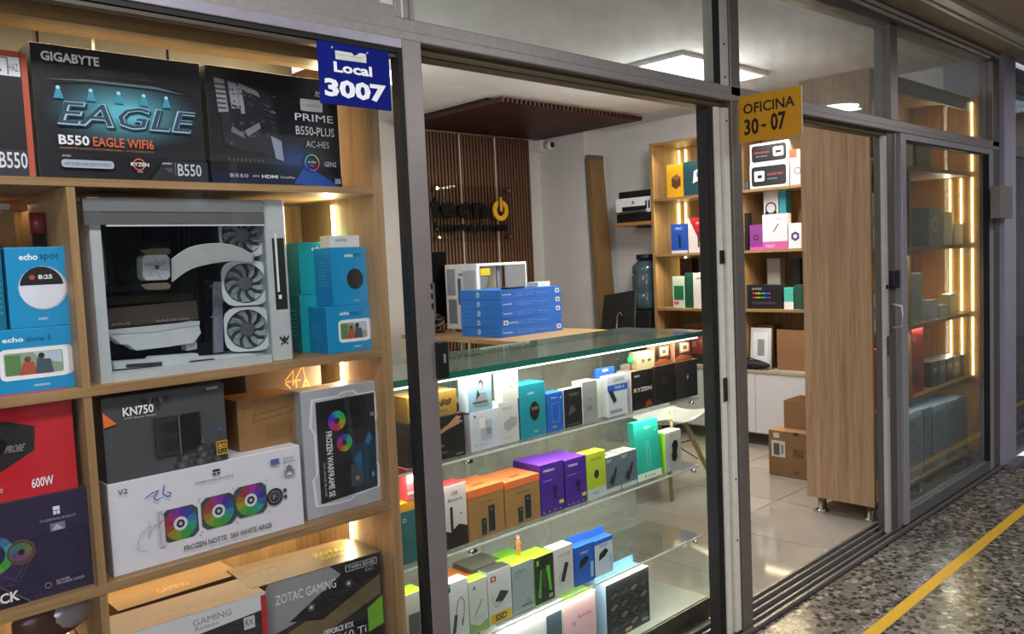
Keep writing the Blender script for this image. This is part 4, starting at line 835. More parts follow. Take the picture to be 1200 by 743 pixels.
# level 2
b = cb('small_box', 'teal box at the left end of the second counter level', 470, 524, 592, S2, .06, '#1f6f74', '#2a8a86', '#e8b030'); d = Deco(b); d.rect(0, .86, .55, 1, '#e8a820').ring(.12, .72, .004, .006, '#cfe4e0').disc(.75, .28, .014, '#1f8a50').text('tp-link' if 0 else 'link', .55, .8, .8, .88, '#cfe4e0').done()
b = cb('small_box', 'pink and red box standing on the teal box', 478, 519, 550, top(b), .05, '#d8747c', '#c94a52', '#f09aa0'); d = Deco(b); d.rect(0, .55, 1, .75, '#f2c4c6').rect(0, .2, 1, .3, '#f2c4c6').done()
b = cb('receiver_box', 'white and black box with a red top on the second level', 524, 549, 571, S2, .06, '#dcd6d4', '#e8e2e0', '#d6424a'); d = Deco(b); d.poly([(0, 0), (1, 0), (1, .30), (.6, .36), (.2, .26), (0, .3)], '#2b1618').rect(.22, .28, .34, .66, '#2a2a2c').text('USB', .3, .84, .6, .9, '#c23a40', .02).text('Bluetooth', .15, .74, .8, .79, '#3a3436').disc(.72, .52, .0035, '#c0392f').done()
for xl, xr, yt, lab in ((551, 592, 576, 'orange and tan box with two dark bars, left of the pair'), (594, 634, 566, 'orange and tan box with two dark bars, beside the purple boxes')):
    b = cb('power_bank_box', lab, xl, xr, yt, S2, .13, '#a57b48', '#c9743a', '#e8824a'); d = Deco(b)
    d.rect(0, .84, 1, 1, '#e8733a').rect(.34, .05, .48, .38, '#22323a').rect(.54, .08, .72, .60, '#1c2a32').rect(.40, .30, .44, .34, '#5f747c').rect(.6, .5, .66, .54, '#5f747c').text('Power Bank', .3, .68, .7, .72, '#6b4a28').disc(.8, .7, .002, '#3a2a18').done()
    d = Deco(b, 'T'); d.rect(.35, .25, .65, .35, '#8a4a28').done()
for xl, xr, yt, lab in ((635, 662, 546, 'purple headset box beside the orange boxes'), (664, 688, 540, 'purple headset box beside the yellow green box')):
    b = cb('headset_box', lab, xl, xr, yt, S2, .13, '#4a2096', '#3a1878', '#7b3ad0'); d = Deco(b)
    d.text('Halion', .15, .84, .6, .90, '#e8dcf4', .02).glow(.6, .42, .014, .03, '#4a2096', '#1c0c40', 4).ring(.6, .45, .009, .012, '#1a1030').disc(.6, .3, .006, '#140a28').rect(.1, .66, .5, .68, '#9a7ad0')
    for i in range(8): d.disc(.1+i*.115, .06+.02*(i % 2), .0028, ('#d8b060', '#2a2420')[i % 2])
    d.rect(.75, .15, .95, .22, '#e0c878').done()
b = cb('speaker_box', 'yellow green speaker box with a round black speaker print', 689, 711, 533, S2, .05, '#b9cc2e', '#9cb020', '#d8e83c'); d = Deco(b); d.disc(.5, .52, .012, '#2a2a26', ry=.016).ring(.5, .52, .012, .0132, '#55583a').text('SPEAKER', .25, .83, .75, .88, '#4a5220').rect(0, 0, 1, .22, '#c6cdd0').text('JBT' if 0 else 'mini', .3, .08, .6, .15, '#3a4a5a').done()
for xl, xr, yt, lab in ((711, 728, 537, 'grey box with a dark earbud print, left of the two'), (729, 747, 531, 'grey box with a dark earbud print, right of the two')):
    b = cb('earbuds_box', lab, xl, xr, yt, S2, .06, '#66747e', '#8a969c', '#cfcabc'); d = Deco(b); d.poly([(.3, .2), (.5, .18), (.78, .62), (.66, .68)], '#1e2a34').poly([(.2, .3), (.32, .22), (.5, .4), (.4, .5)], '#2a3844').rect(0, 0, 1, .12, '#c4c8c8').text('BT', .1, .85, .4, .93, '#e4e8ea').done(); d = Deco(b, 'T'); d.disc(.5, .5, .006, '#3a3a38').done()
b = cb('cable_box', 'tall teal box with two white earphone strands, leaning back', 748, 776, 497, S2, .03, '#1fae9c', '#14897c', '#4ad0c0'); d = Deco(b); d.rect(0, 0, 1, .12, '#dfe6d8').line([(.45, .20), (.46, .62), (.52, .64)], .0012, '#c8f0e8').line([(.58, .20), (.57, .6), (.52, .64)], .0012, '#c8f0e8').text('type-c', .4, .84, .7, .9, '#b8ece4').disc(.85, .8, .004, '#8fe0d4').text('1m', .3, .03, .7, .09, '#2a8a5a').done()
b.rotation_euler = (R(-4), 0, b.rotation_euler.z)
b = cb('mouse_box', 'white mouse box with lime green side and a black mouse print', 780, 799, 508, S2, .055, '#dcdcd8', '#7ed321', '#eceae6'); mb_ = b; d = Deco(b); d.poly([(.45, .25), (.62, .22), (.75, .32), (.72, .46), (.80, .60), (.76, .74), (.55, .76), (.42, .66), (.46, .5), (.38, .38)], '#1d1f20').text('mouse', .3, .88, .5, .92, '#8a8a86').done(); d = Deco(b, 'L'); d.text('wireless', .4, .45, .5, .75, '#d8f4b0', rot=True).done()
def figurine(name, lab, x, y_, z, h, c1, c2, c3):
    t = empty(name, (x, y_, z), lab, 'figurine'); k = h
    body = MB().tube([(x, y_, z+.42*k), (x, y_, z+.55*k), (x, y_, z+.72*k), (x, y_, z+.78*k)], [.075*k, .06*k, .09*k, .03*k], 12)
    for s_ in (-1, 1):
        body.tube([(x+s_*.05*k, y_, z+.45*k), (x+s_*.07*k, y_-.03*k, z+.24*k), (x+s_*.08*k, y_, z+.03*k), (x+s_*.085*k, y_-.06*k, z+.015*k)], [.05*k, .04*k, .03*k, .028*k], 8)
        body.tube([(x+s_*.08*k, y_, z+.72*k), (x+s_*.15*k, y_-.02*k, z+.60*k), (x+s_*.09*k, y_-.10*k, z+.55*k)], [.03*k, .027*k, .02*k], 8)
    body.build('body', mat(c1, .5), t, smooth=True); MB().ball((x, y_, z+.87*k), .085*k, .085*k, .10*k).build('head', mat(c2, .5), t, smooth=True)
    MB().ball((x, y_+.012*k, z+.92*k), .10*k, .10*k, .075*k).build('hair', mat(c3, .5), t, smooth=True)
figurine('figurine', 'small beige figurine standing on the lime and white mouse box', fx(788, .22, .8), .225, top(mb_), .074, '#c9ad84', '#d8c098', '#b89a70')
b = cb('small_box', 'yellow topped pale box seen left of the door stile', 470, 486, 596, S2, .05, '#3a8f8a', '#2a7a76', '#e8b030') if 0 else None
# level 3
b = cb('adapter_box', 'white box with green corner tag and a cable hub print', 521, 551, 688, S3, .045, '#d9dadc', '#c2c4c6', '#eef0ee'); d = Deco(b); d.rect(0, .86, .32, 1, '#1f3a34').rect(0, .93, .32, 1, '#2ab87a').text('hub', .06, .88, .26, .92, '#e8f4ee').poly([(.32, .14), (.46, .16), (.56, .44), (.44, .46)], '#4a4b4e').line([(.5, .45), (.58, .66), (.72, .72), (.84, .62), (.80, .4), (.74, .3)], .0022, '#4a4b4e').line([(.76, .36), (.72, .24)], .005, '#4a4b4e').done()
b = cb('adapter_box', 'white and lime box with a grey pen shaped adapter print', 552, 573, 683, S3, .045, '#cfd2cc', '#b4b8b0', '#a8dc3c'); d = Deco(b); d.line([(.3, .35), (.7, .6)], .005, '#8a8d8a').line([(.2, .35), (.35, .25), (.8, .3)], .001, '#7a7d78').poly([(0, 0), (1, 0), (1, .2), (.5, .12), (0, .22)], '#8fae6a').text('A', .2, .82, .38, .90, '#3a3c3a', .02).done()
b = cb('adapter_box', 'white box with yellow tag and a black square device print', 574, 601, 672, S3, .045, '#d2d2d0', '#b8b8b6', '#4a4a4c'); d = Deco(b); d.rect(.12, .80, .34, .90, '#c23a3a').text('+', .18, .81, .28, .89, '#f4f4f4', .03).poly([(.25, .42), (.6, .38), (.88, .52), (.52, .60)], '#3c3d40').line([(.6, .4), (.3, .32), (.15, .44), (.2, .55)], .0016, '#3c3d40').rect(.05, .02, .95, .20, '#d9b02c').text('SSD', .25, .05, .75, .17, '#2a2410', .03).done()
b = cb('storage_box', 'grey fronted box with a lime top and rear green bars', 602, 627, 664, S3, .08, '#9aa6a8', '#808c8e', '#b4e03a'); sb1 = b; d = Deco(b); d.text('XTECH', .12, .80, .65, .86, '#2a5a4a').text('pro', .12, .72, .35, .76, '#4a6a60').rect(.4, .1, .9, .14, '#3a7a5a').text('X', .6, .15, .8, .25, '#3a7a5a').done()
b = cb('storage_box', 'dark green box with bright stripes and a lime top', 628, 650, 655, S3, .08, '#1f2a1c', '#8ac030', '#b8e83a'); sb2 = b; d = Deco(b); d.poly([(.15, .15), (.3, .7), (.4, .7), (.3, .1)], '#4a9a30').poly([(.6, .75), (.75, .2), (.88, .2), (.8, .75)], '#5ab83a').rect(.42, .3, .6, .7, '#3a4a34').text('5', .1, .82, .25, .92, '#b8e83a', .02).text('20', .7, .06, .9, .14, '#d8e8c8').done()
b = cb('adapter_box', 'white box with a dark stick shaped device print', 651, 673, 645, S3, .05, '#cfccc8', '#b8b4b0', '#ece8e4'); d = Deco(b); d.poly([(.3, .28), (.5, .24), (.75, .62), (.56, .66)], '#2f3034').line([(.35, .5), (.2, .35), (.3, .2)], .0012, '#4a4a4c').text('ADAPTER', .2, .8, .85, .86, '#8a8783').done()
for xl, xr, yt, c, lab in ((675, 697, 643, '#1e5fc8', 'blue hang tab package with a black camera print'), (698, 719, 635, '#d2d8e4', 'white and blue hang tab package with a black clip print')):
    b = cb('cable_pack', lab, xl, xr, yt, S3, .04, c, '#1b56b4', '#3a7ae0'); d = Deco(b); d.rect(0, .88, 1, 1, '#1e5fc8').poly([(.2, .42), (.55, .5), (.75, .62), (.6, .72), (.25, .62)], '#17181a').rect(.8, .1, .95, .5, '#a8c4ec').text('PRO', .3, .78, .7, .84, '#e8eefa' if c[1] == '1' else '#2a5ec0').done()
    bx('hang_tab', mat('#2a6ad4', .4), b.location.x-b['w']*.5, b.location.x+b['w']*.42, .238, .2395, S3+b['h']-.0, S3+b['h']+.03, b) if 0 else None
    q = rawbox('hang_tab', b['w'], .0015, .028, (b.location.x, b.location.y+.018, top(b)), 0, '#3a7ae0', '#3a7ae0', '#3a7ae0', None, None, None); q.parent = b; q.location = Vector((0, .018, b['h']+.0004))
for i, (xl, xr, yt, c, tc_, lab) in enumerate(((530, 562, 684, '#c8742c', '#e88a3a', 'orange topped box behind the hub box'), (556, 590, 668, '#5a544c', '#6a665e', 'dark grey box with white lettering behind the adapter boxes'), (590, 622, 662, '#6fc02c', '#8ae03a', 'bright green box behind the lime topped boxes'))):
    cb('small_box', lab, xl, xr, yt, S3, .10, c, c, tc_, Y=.29)
figurine('figurine', 'tiny orange and pink figurine standing on the lime topped box', fx(609, .25, .5), .255, top(sb1), .070, '#e0762e', '#e8c0a0', '#d878a8')
b = cb('small_box', 'lime topped pale box seen just left of the door stile', 474, 500, 700, S3, .06, '#c9ccc0', '#b0b4a4', '#a8dc2c'); d = Deco(b); d.rect(.3, .2, .8, .7, '#5a5c60').done()
# level 4
b = cb('keyboard_box', 'pale blue box with a dark camouflage front on the bottom deck', 712, 762, 687, S4, .09, '#2c3032', '#9fb8e0', '#a8d4ee', Y=.20); d = Deco(b)
for i in range(16): u, v = .08+(i % 4)*.23, .15+(i//4)*.2; d.poly([(u, v), (u+.12, v+.06), (u+.18, v+.02), (u+.07, v-.04)], ('#5a5238', '#3f4648', '#6a6e70')[i % 3])
d.text('PRO', .8, .06, .95, .12, '#d0d4d6').rect(.4, .04, .55, .1, '#b89a3a').done()
q = rawbox('hang_tab', b['w']*.9, .0015, .035, (0, 0, 0), 0, '#86bce4', '#86bce4', '#86bce4', None, None, None); q.parent = b; q.location = Vector((0, .02, b['h']+.0004))
b = cb('earbuds_box', 'lime and pink box left of the camouflage box on the deck', 663, 700, 708, S4, .08, '#e4b8bc', '#cfe0b0', '#a8dc5a', Y=.20); d = Deco(b); d.ring(.3, .6, .006, .008, '#7a5a6a').text('kids', .45, .66, .85, .72, '#c05a7a').poly([(0, 0), (.7, 0), (0, .3)], '#e87a6a').done()
b = cb('small_box', 'small red and white striped box at the photo bottom', 682, 712, 735, S4, .05, '#d8574a', '#e8e4e0', '#e86a5a', Y=.175, h=.10) if 0 else None
b = cb('small_box', 'long white box on the bottom deck below the device boxes', 590, 662, 735, S4, .10, '#d4d6d6', '#bfc1c1', '#f2f2f0', Y=.20); d = Deco(b); d.rect(.72, .2, .98, .85, '#4a5a6a').done(); d = Deco(b, 'T'); d.poly([(.02, .2), (.3, .4), (.3, .6), (.02, .5)], '#3ab8a4').done()
b = cb('small_box', 'red striped small box in front of the lime and pink box', 655, 668, 745, S4, .05, '#d8574a') if 0 else None

# ================================================================ DESK AREA
dk = empty('service_desk', (3.86, 2.4, 0), 'wooden service desk with open shelves in front of the slatted wall', 'desk')
bx('desk_top', wood('#a07a4c', '#c9a877', 'x'), 3.44, 4.26, 1.86, 3.1, .972, 1.0, dk, .002)
bx('end_panel', OAKZ, 3.48, 3.50, 1.90, 2.30, 0, .971, dk); bx('end_panel', OAKZ, 3.48, 3.50, 2.75, 3.06, 0, .971, dk); bx('end_panel', OAKZ, 4.20, 4.22, 1.90, 3.06, 0, .971, dk)
bx('shelf', OAKY, 3.505, 4.195, 1.95, 3.05, .80, .818, dk); bx('front_panel', OAKX, 3.505, 4.195, 1.93, 1.945, .0, .94, dk); bx('post', WHT, 3.49, 3.51, 2.48, 2.50, 0, .971, dk)
rawbox('white_parcel', .10, .12, .07, (3.62, 2.66, .8185), 0, '#d2d0cc', '#d2d0cc', '#e8e6e2', 'small white parcel on the open shelf under the desk', 'box', None)
HB = '#1f66c6'; z = 1.0
for i in range(5):
    x0, x1 = fx(588.5, 2.16, 1.0), fx(659, 2.16, 1.0)
    b = rawbox('laptop_box', x1-x0, .40, .0605, ((x0+x1)/2+random.uniform(-.004, .004), 2.16+.2, z+.0005), R(random.uniform(-.6, .6)), HB, '#2a7ee0', '#3a8ae8',
        ['lowest blue laptop box of the stack on the desk', 'second blue laptop box from the bottom of the stack', 'middle blue laptop box of the stack on the desk', 'second blue laptop box from the top of the stack', 'topmost blue laptop box of the stack on the desk'][i], 'box', 'blue laptop boxes stacked on the desk')
    d = Deco(b); u = .03 if i != 1 else .12
    d.text('Laptop', u, .38, u+.14, .60, '#cfe0f4', .02).text('Intel inside   15.6 pulgadas', .25, .55, .55, .68, '#8fb8e8').text('8 GB RAM   512 GB SSD', .25, .30, .5, .42, '#8fb8e8').text('Windows 11', .58, .4, .78, .55, '#8fb8e8')
    ux = .90 if i != 1 else .04
    d.rect(ux, .3, ux+.07, .78, '#d8dde4').rect(ux+.015, .4, ux+.055, .66, '#6a707a').done()
    d = Deco(b, 'L'); d.disc(.45, .5, .018, '#bcd8f4').text('hp', .41, .36, .48, .62, HB, .02).done()
    z += .0615
bt = z
b = rawbox('small_white_box', .13, .10, .032, (4.03, 2.28, bt+.0005), R(5), '#e2e0da', '#cfccc4', '#f4f2ee', 'small white box lying on the blue laptop boxes', 'box', None); d = Deco(b); d.text('mouse', .3, .4, .6, .6, '#9a9892').done()
rawbox('dark_cloth', .16, .06, .012, (3.72, 2.21, bt+.0005), R(0), '#14161a', '#14161a', '#14161a', 'small black pouch on top of the blue laptop boxes', 'pouch', None)
# white case on the desk
yc = 2.60; xc0, xc1 = fx(560, yc, 1.2), fx(618.5, yc, 1.2); zc = fz(309, xc0, yc); xl = fy(523, xc0, 1.25)
pc2 = empty('empty_pc_case', ((xc0+xc1)/2, (yc+xl)/2, 1.0), 'white empty PC case with a yellow sticker on the wooden desk', 'computer case')
WP = mat('#f4f5f6', .4); yb2 = min(xl, 3.06)
bx('bottom', WP, xc0+.003, xc1, yc, yb2, 1.022, 1.05, pc2); bx('top', WP, xc0+.003, xc1, yc, yb2, zc-.02, zc, pc2, .002)
for xx in (xc0+.02, xc1-.04):
    for yy in (yc+.03, yb2-.06): bx('foot', WP, xx, xx+.03, yy, yy+.03, 1.0005, 1.0218, pc2)
rp_ = bx('rear_plate', WP, xc0, xc0+.0028, yc, yb2, 1.022, zc, pc2); L_ = yb2-yc
def rr(nm, a, b_, c, d_, col): bx(nm, mat(col, .5), xc0-.002, xc0-.0002, yc+L_*(1-c), yc+L_*(1-a), 1.022+(zc-1.022)*b_, 1.022+(zc-1.022)*d_, rp_)
rr('io_opening', .06, .52, .32, .93, '#a9aeb2'); rr('slot_cover', .40, .38, .50, .78, '#6a6e72'); rr('slot_cover', .44, .82, .56, .86, '#8a8d90'); rr('frame_plate', .56, .36, .96, .90, '#bfc3c5'); rr('psu_opening', .08, .08, .34, .46, '#8b9095')
for k in range(5): rr('expansion_slot', .45, .10+k*.05, .95, .125+k*.05, '#a9adb0')
bx('pillar', WP, xc0+.003, xc0+.03, yc, yc+.02, 1.05, zc-.02, pc2); bx('pillar', WP, xc1-.012, xc1, yc, yc+.02, 1.05, zc-.02, pc2); bx('pillar', mat('#b9bdc2', .4), (xc0+xc1)/2+.0, (xc0+xc1)/2+.03, yc+.05, yc+.07, 1.05, zc-.02, pc2)
bx('inner_tray', mat('#a8acb0', .5), xc0+.003, xc1, yb2-.02, yb2-.002, 1.05, zc-.02, pc2); bx('mesh_panel', mat('#7c8084', .6, var=.3, scale=300), (xc0+xc1)/2+.0305, xc1-.0125, yc+.004, yc+.007, 1.05, zc-.02, pc2)
for k in range(2): MB().lathe((xc0+.12, yc+.09, 1.36-k*.16), [(.06, 0), (.06, .01)], 20, 'y').build('fan', mat('#8b9094', .4), pc2)
bx('yellow_sticker', mat('#e6d21e', .5), xc0+.035, xc0+.125, yc-.003, yc-.0005, zc-.085, zc-.035, pc2)
mn = empty('monitor', (3.62, 2.98, 1.0), 'black monitor seen edge-on left of the white PC case', 'monitor'); x0, x1 = fx(495, 2.98, 1.3), fx(522.5, 2.98, 1.3)
bx('screen', mat('#08090a', .9, spec=.1), x0-.1, x1, 2.97, 3.0, 1.06, fz(295, x1, 2.97), mn, .003); bx('neck', BLK, 3.60, 3.66, 3.0, 3.02, 1.012, 1.3, mn); bx('foot', BLK, 3.53, 3.72, 2.93, 3.08, 1.0005, 1.0118, mn, .002)
cbm = empty('cable_bundle', (3.57, 2.86, 1.0005), 'tangle of black and brown cables on the desk before the monitor', 'cables')
random.seed(3)
for k in range(5):
    pts = [(3.57+.05*math.sin(a*1.3+k), 2.86+.05*math.cos(a+k*2), 1.012+.02*k+.05*abs(math.sin(a*.7+k))) for a in [j*.5 for j in range(16)]]
    MB().tube(pts, .006, 6).build('cable', mat(('#1a1a1c', '#3c2c24', '#8a7a6c', '#18181a', '#2a2624')[k], .5), cbm, smooth=True)
# wall sign
ys = 3.66
sg = empty('wall_sign', (4.63, ys, 1.7), 'black shop lettering with yellow power symbol on a clear wall plaque', 'sign')
p0, p1 = at(505, 215, 1, 3.668), at(602, 282, 1, 3.668)
bx('clear_plaque', glass('#f4f4f4', .12), p0.x, p1.x, 3.668, 3.674, p1.z, p0.z, sg)
for (a, c) in ((p0.x+.04, p0.z-.04), (p1.x-.05, p0.z-.04), (p0.x+.04, p1.z+.04), (p1.x-.05, p1.z+.04)): MB().lathe((a, 3.667, c), [(.012, -.03), (.014, -.028), (.014, .04)], 14, 'y').build('standoff', CHR, sg, smooth=True)
def t3d(s, x0, x1, z0, z1, y_, th, m, name, bold=.03):
    v, f, _ = tmesh(s, bold); o = MB(); n = len(v)
    vs_ = [(x0+(x1-x0)*a, y_, z0+(z1-z0)*b_) for a, b_ in v]; o.add(vs_, f)
    ed = {}
    for q in f:
        for i in range(len(q)): e = (q[i], q[(i+1) % len(q)]); ed[e] = 1
    bd = [e for e in ed if (e[1], e[0]) not in ed]
    o.add(vs_+[(a, y_+th, c) for a, _, c in vs_], [(e[0], e[1], n+e[1], n+e[0]) for e in bd])
    return o.build(name, m, sg)
LB = mat('#040404', .7, spec=.2)
tx = 4.212
for ch, a, b_, h in (('t', 4.205, 4.295, .165), ('e', 4.312, 4.478, .125), ('c', 4.495, 4.638, .125), ('n', 4.665, 4.825, .125)): t3d(ch, a, b_, 1.865, 1.865+h*1.12, 3.650, .016, LB, 'letter', .05)
xo, zo = fx(587, 3.65, 1.94), 1.94
r_ = .092; mk = MB(); N = 32; vs_ = [(xo+rr_*math.cos(2*math.pi*i/N), yy, zo+rr_*math.sin(2*math.pi*i/N)) for yy in (3.650, 3.666) for rr_ in (r_*.55, r_) for i in range(N)]; fs_ = []
for i in range(N):
    j = (i+1) % N; fs_ += [(i, j, N+j, N+i), (N+i, N+j, 3*N+j, 3*N+i), (i, 2*N+i, 2*N+j, j)]
mk.add(vs_, fs_).build('power_ring', mat('#e0a81c', .35), sg)
bx('power_bar', mat('#e0a81c', .35), xo-.012, xo+.012, 3.642, 3.650, zo-.01, zo+.115, sg); bx('power_bar_gap', LB, xo-.026, xo+.026, 3.6495, 3.6505, zo+.0, zo+.10, sg)
for i, ch in enumerate('innovadores'):
    a = 4.215+i*.0785; wd = .018 if ch == 'i' else .064; t3d(ch, a+(.02 if ch == 'i' else 0), a+(.02 if ch == 'i' else 0)+wd, 1.758, 1.758+(.085 if ch in 'id' else .062), 3.652, .012, LB, 'letter', .04)
# wall items at the right of the desk
cm = empty('security_camera', (5.52, 3.74, 2.40), 'white wall camera with black lens at the top corner of the far wall', 'camera')
q = at(632, 171, 1, 3.70)
cm.location = (q.x, 3.74, q.z); bx('mount', WHT, q.x-.0, q.x+.075, 3.68, 3.779, q.z-.05, q.z+.055, cm, .004)
MB().lathe((q.x+.06, 3.62, q.z), [(.03, -.03), (.04, -.02), (.042, .04)], 18, 'y').build('housing', WHT, cm, smooth=True); MB().lathe((q.x+.06, 3.588, q.z), [(.022, -.006), (.028, .0015)], 18, 'y').build('lens', BLK, cm, smooth=True)
yA = 3.165; zA = fz(183, 5.8, yA); xA0, xA1 = fx(688, yA, zA), fx(704.5, yA, zA)
yB = 3.09; xB0, xB1 = fx(701, yB, 1.16), fx(718, yB, 1.16); kf = zA/(zA-1.16)
xF0, xF1, yF_ = xA0+(xB0-xA0)*kf, xA1+(xB1-xA1)*kf, yA+(yB-yA)*kf
vv_ = [(xF0, yF_-.02, 0), (xF1, yF_-.02, 0), (xF1, yF_+.02, 0), (xF0, yF_+.02, 0), (xA0, yA-.02, zA), (xA1, yA-.02, zA), (xA1, yA+.02, zA), (xA0, yA+.02, zA)]
wbd = MB().add(vv_, [(0, 3, 2, 1), (4, 5, 6, 7), (0, 1, 5, 4), (1, 2, 6, 5), (2, 3, 7, 6), (3, 0, 4, 7)]).build('wooden_board', wood('#6b5230', '#937245', 'z'), label='tall narrow wooden board leaning against the far wall corner', cat='board')
MB().add([(xA0-.002, yA-.0225, zA-.12), (xA1+.002, yA-.0225, zA-.12), (xA1+.002, yA-.0225, zA), (xA0-.002, yA-.0225, zA)], [(0, 1, 2, 3)]).build('tape_wrap', mat('#6a5640', .5), wbd)
ps = empty('wall_shelf', (5.80, 2.8, 1.72), 'small wooden wall shelf carrying the printer', 'shelf')
YA, YB2 = fy(721, 5.62, 1.76), 2.47
zsh = fz(262, 5.60, YA)
ps.location = (5.76, (YA+YB2)/2, zsh-.03); bx('board', wood('#8a5f38', '#b07f4f', 'y'), 5.59, 5.939, YB2, YA, zsh-.03, zsh, ps, .002); bx('bracket', mat('#8d8d8d', .4, .6), 5.66, 5.935, (YA+YB2)/2, (YA+YB2)/2+.02, zsh-.05, zsh-.0305, ps)
pr_ = empty('printer', (5.76, (YA+YB2)/2, zsh), 'white and black printer standing on the wall shelf', 'printer'); H = fz(226, 5.62, YA)-zsh; Y0, Y1 = YB2+.01, YA-.01
bx('base', BLK, 5.63, 5.93, Y0, Y1, zsh+.0005, zsh+H*.28, pr_, .006); pb_ = bx('body', WHT, 5.62, 5.93, Y0, Y1, zsh+H*.281, zsh+H*.78, pr_, .006); bx('lid', BLK, 5.64, 5.93, Y0+.01, Y1-.02, zsh+H*.781, zsh+H, pr_, .008)
bx('paper_slot', BLK, 5.612, 5.6195, Y0+.06, Y1-.08, zsh+H*.36, zsh+H*.50, pr_); bx('output_tray', mat('#2b2b2d', .4), 5.56, 5.62, Y0+.05, Y1-.05, zsh+H*.29, zsh+H*.33, pr_)
mk = MB(); mk.lathe((5.6185, (Y0+Y1)/2, zsh+H*.62), [(.015, -.002), (.015, 0)], 16, 'x'); mk.build('logo', mat('#8a8a8c', .3), pb_)
for k in range(2): bx('button', BLK, 5.6170, 5.6195, Y0+.02+k*.03, Y0+.035+k*.03, zsh+H*.4, zsh+H*.65, pr_)
# water bottle, stool, chair back
q = at(757, 300, 0, 5.72); xb_, yb_ = 5.72, q.y
zb_b = 1.02; ztop = q.z
wd = empty('water_dispenser_cabinet', (xb_, yb_, 0), 'dark low stand carrying the blue water bottle', 'stand'); bx('body', mat('#191a1c', .5), xb_-.17, xb_+.19, yb_-.15, yb_+.15, .02, zb_b, wd, .005); bx('plinth', BLK, xb_-.15, xb_+.15, yb_-.13, yb_+.13, 0, .0195, wd)
wt = empty('water_bottle', (xb_, yb_, zb_b), 'big blue plastic water bottle with a black cap beside the shelf unit', 'bottle'); h = ztop-zb_b
MB().lathe((xb_, yb_, zb_b+.0005), [(.10, 0), (.125, .02), (.125, h*.28), (.115, h*.32), (.125, h*.36), (.125, h*.62), (.115, h*.66), (.125, h*.7), (.12, h*.82), (.07, h*.92), (.05, h*.93)], 24).build('bottle_body', mat('#46585f', .12, spec=.7), wt, smooth=True)
MB().lathe((xb_, yb_, zb_b+h*.931), [(.085, 0), (.085, h*.10)], 20).build('cap', BLK, wt, smooth=True)
ch = empty('folding_monitor', (5.2, 2.5, 0), 'dark flat screen turned away beside the wooden board', 'monitor')
C1, C2, C3, C4 = at(708, 346, 0, 5.2), at(744, 340, 0, 5.2), at(743, 385, 0, 5.2), at(704, 388, 0, 5.2)
ch.location = ((C1.x), (C1.y+C2.y)/2, 0); o = MB().prism([tuple(C1), tuple(C2), tuple(C3), tuple(C4)], (.02, 0, 0)).build('screen', mat('#1d2024', .4), ch, .003)
MB().tube([(5.19, C3.y+.10, C3.z+.10), (5.17, C3.y+.12, C3.z+.14), (5.17, C3.y+.14, C3.z+.10), (5.17, C3.y+.16, C3.z-.05)], .008, 8).build('stand_hoop', CHR, ch, smooth=True)
MB().tube([(5.24, (C3.y+C4.y)/2, 0), (5.24, (C3.y+C4.y)/2, C3.z)], .03, 12).build('pole', BLK, ch)
MB().lathe((5.24, (C3.y+C4.y)/2, 0), [(.2, 0), (.2, .02), (.05, .03)], 20).build('foot', BLK, ch)
# shell chair behind the counter
sc = empty('shell_chair', (3.5, .95, 0), 'white shell chair on splayed wooden legs behind the glass counter', 'chair'); cx_, cy_ = 4.25, 1.45; sc.location = (cx_, cy_, 0)
sh = MB(); n1, n2 = 12, 8; vs_ = []; fs_ = []
for i in range(n1+1):
    u = i/n1
    for j in range(n2+1):
        v = j/n2*2-1; yy = -.22+.36*min(u*1.7, 1)+.10*max(0, u-.55); zz = .45-.03*math.sin(min(1, u*1.8)*math.pi)+max(0, u-.5)**1.3*.85; wdt = .23-.05*max(0, u-.6)
        vs_.append((cx_+v*wdt, cy_+yy+(-.05*v*v if u > .6 else 0), zz+.05*v*v*(1 if u < .75 else .2)))
for i in range(n1):
    for j in range(n2): a = i*(n2+1)+j; fs_.append((a, a+1, a+n2+2, a+n2+1))
o = sh.add(vs_, fs_).build('seat_shell', mat('#dcdcd8', .35), sc, smooth=True); md = o.modifiers.new('solid', 'SOLIDIFY'); md.thickness = .008
WL = wood('#8a6a40', '#b58f5c', 'z')
for sx_, sy_ in ((-1, -1), (1, -1), (1, 1), (-1, 1)): MB().tube([(cx_+sx_*.10, cy_+sy_*.10-.02, .41), (cx_+sx_*.23, cy_+sy_*.22-.02, 0)], .017, 10, .011).build('leg', WL, sc, smooth=True)
for sx_ in (-1, 1):
    MB().tube([(cx_+sx_*.13, cy_-.15, .30), (cx_-sx_*.17, cy_+.14, .18)], .004, 6).build('wire_brace', BLK, sc); MB().tube([(cx_+sx_*.12, cy_+.10, .30), (cx_+sx_*.16, cy_-.17, .17)], .004, 6).build('wire_brace', BLK, sc)

# ================================================================ RIGHT WALL SHELF UNIT (faces -X)
XF = 5.57; XBK = 5.935
su = empty('wall_shelving', (5.75, 1.6, 0), 'lit oak shelving unit over white cupboards along the right wall', 'shelving')
YE, YS = 2.45, .62
bx('side_panel', OAKZ, XF, XBK, YE-.025, YE, .585, 2.38, su); bx('side_panel', OAKZ, XF, XBK, YS, YS+.025, .585, 2.38, su)
bx('top_panel', OAKY, XF, XBK, YS, YE, 2.3805, 2.40, su); bx('back_panel', OAKZ, XBK-.012, XBK, YS+.026, YE-.026, .60, 2.379, su)
YD = fy(868, XF, 1.4)
bx('divider', OAKZ, XF+.002, XBK-.0125, YD-.012, YD+.012, .60, 2.379, su)
SH = (1.945, 1.49, 1.045)
for zz in SH:
    bx('shelf', OAKY, XF, XBK-.0125, YD+.0125, YE-.0255, zz-.02, zz, su); bx('shelf', OAKY, XF, XBK-.0125, YS+.0255, YD-.0125, zz-.02, zz, su)
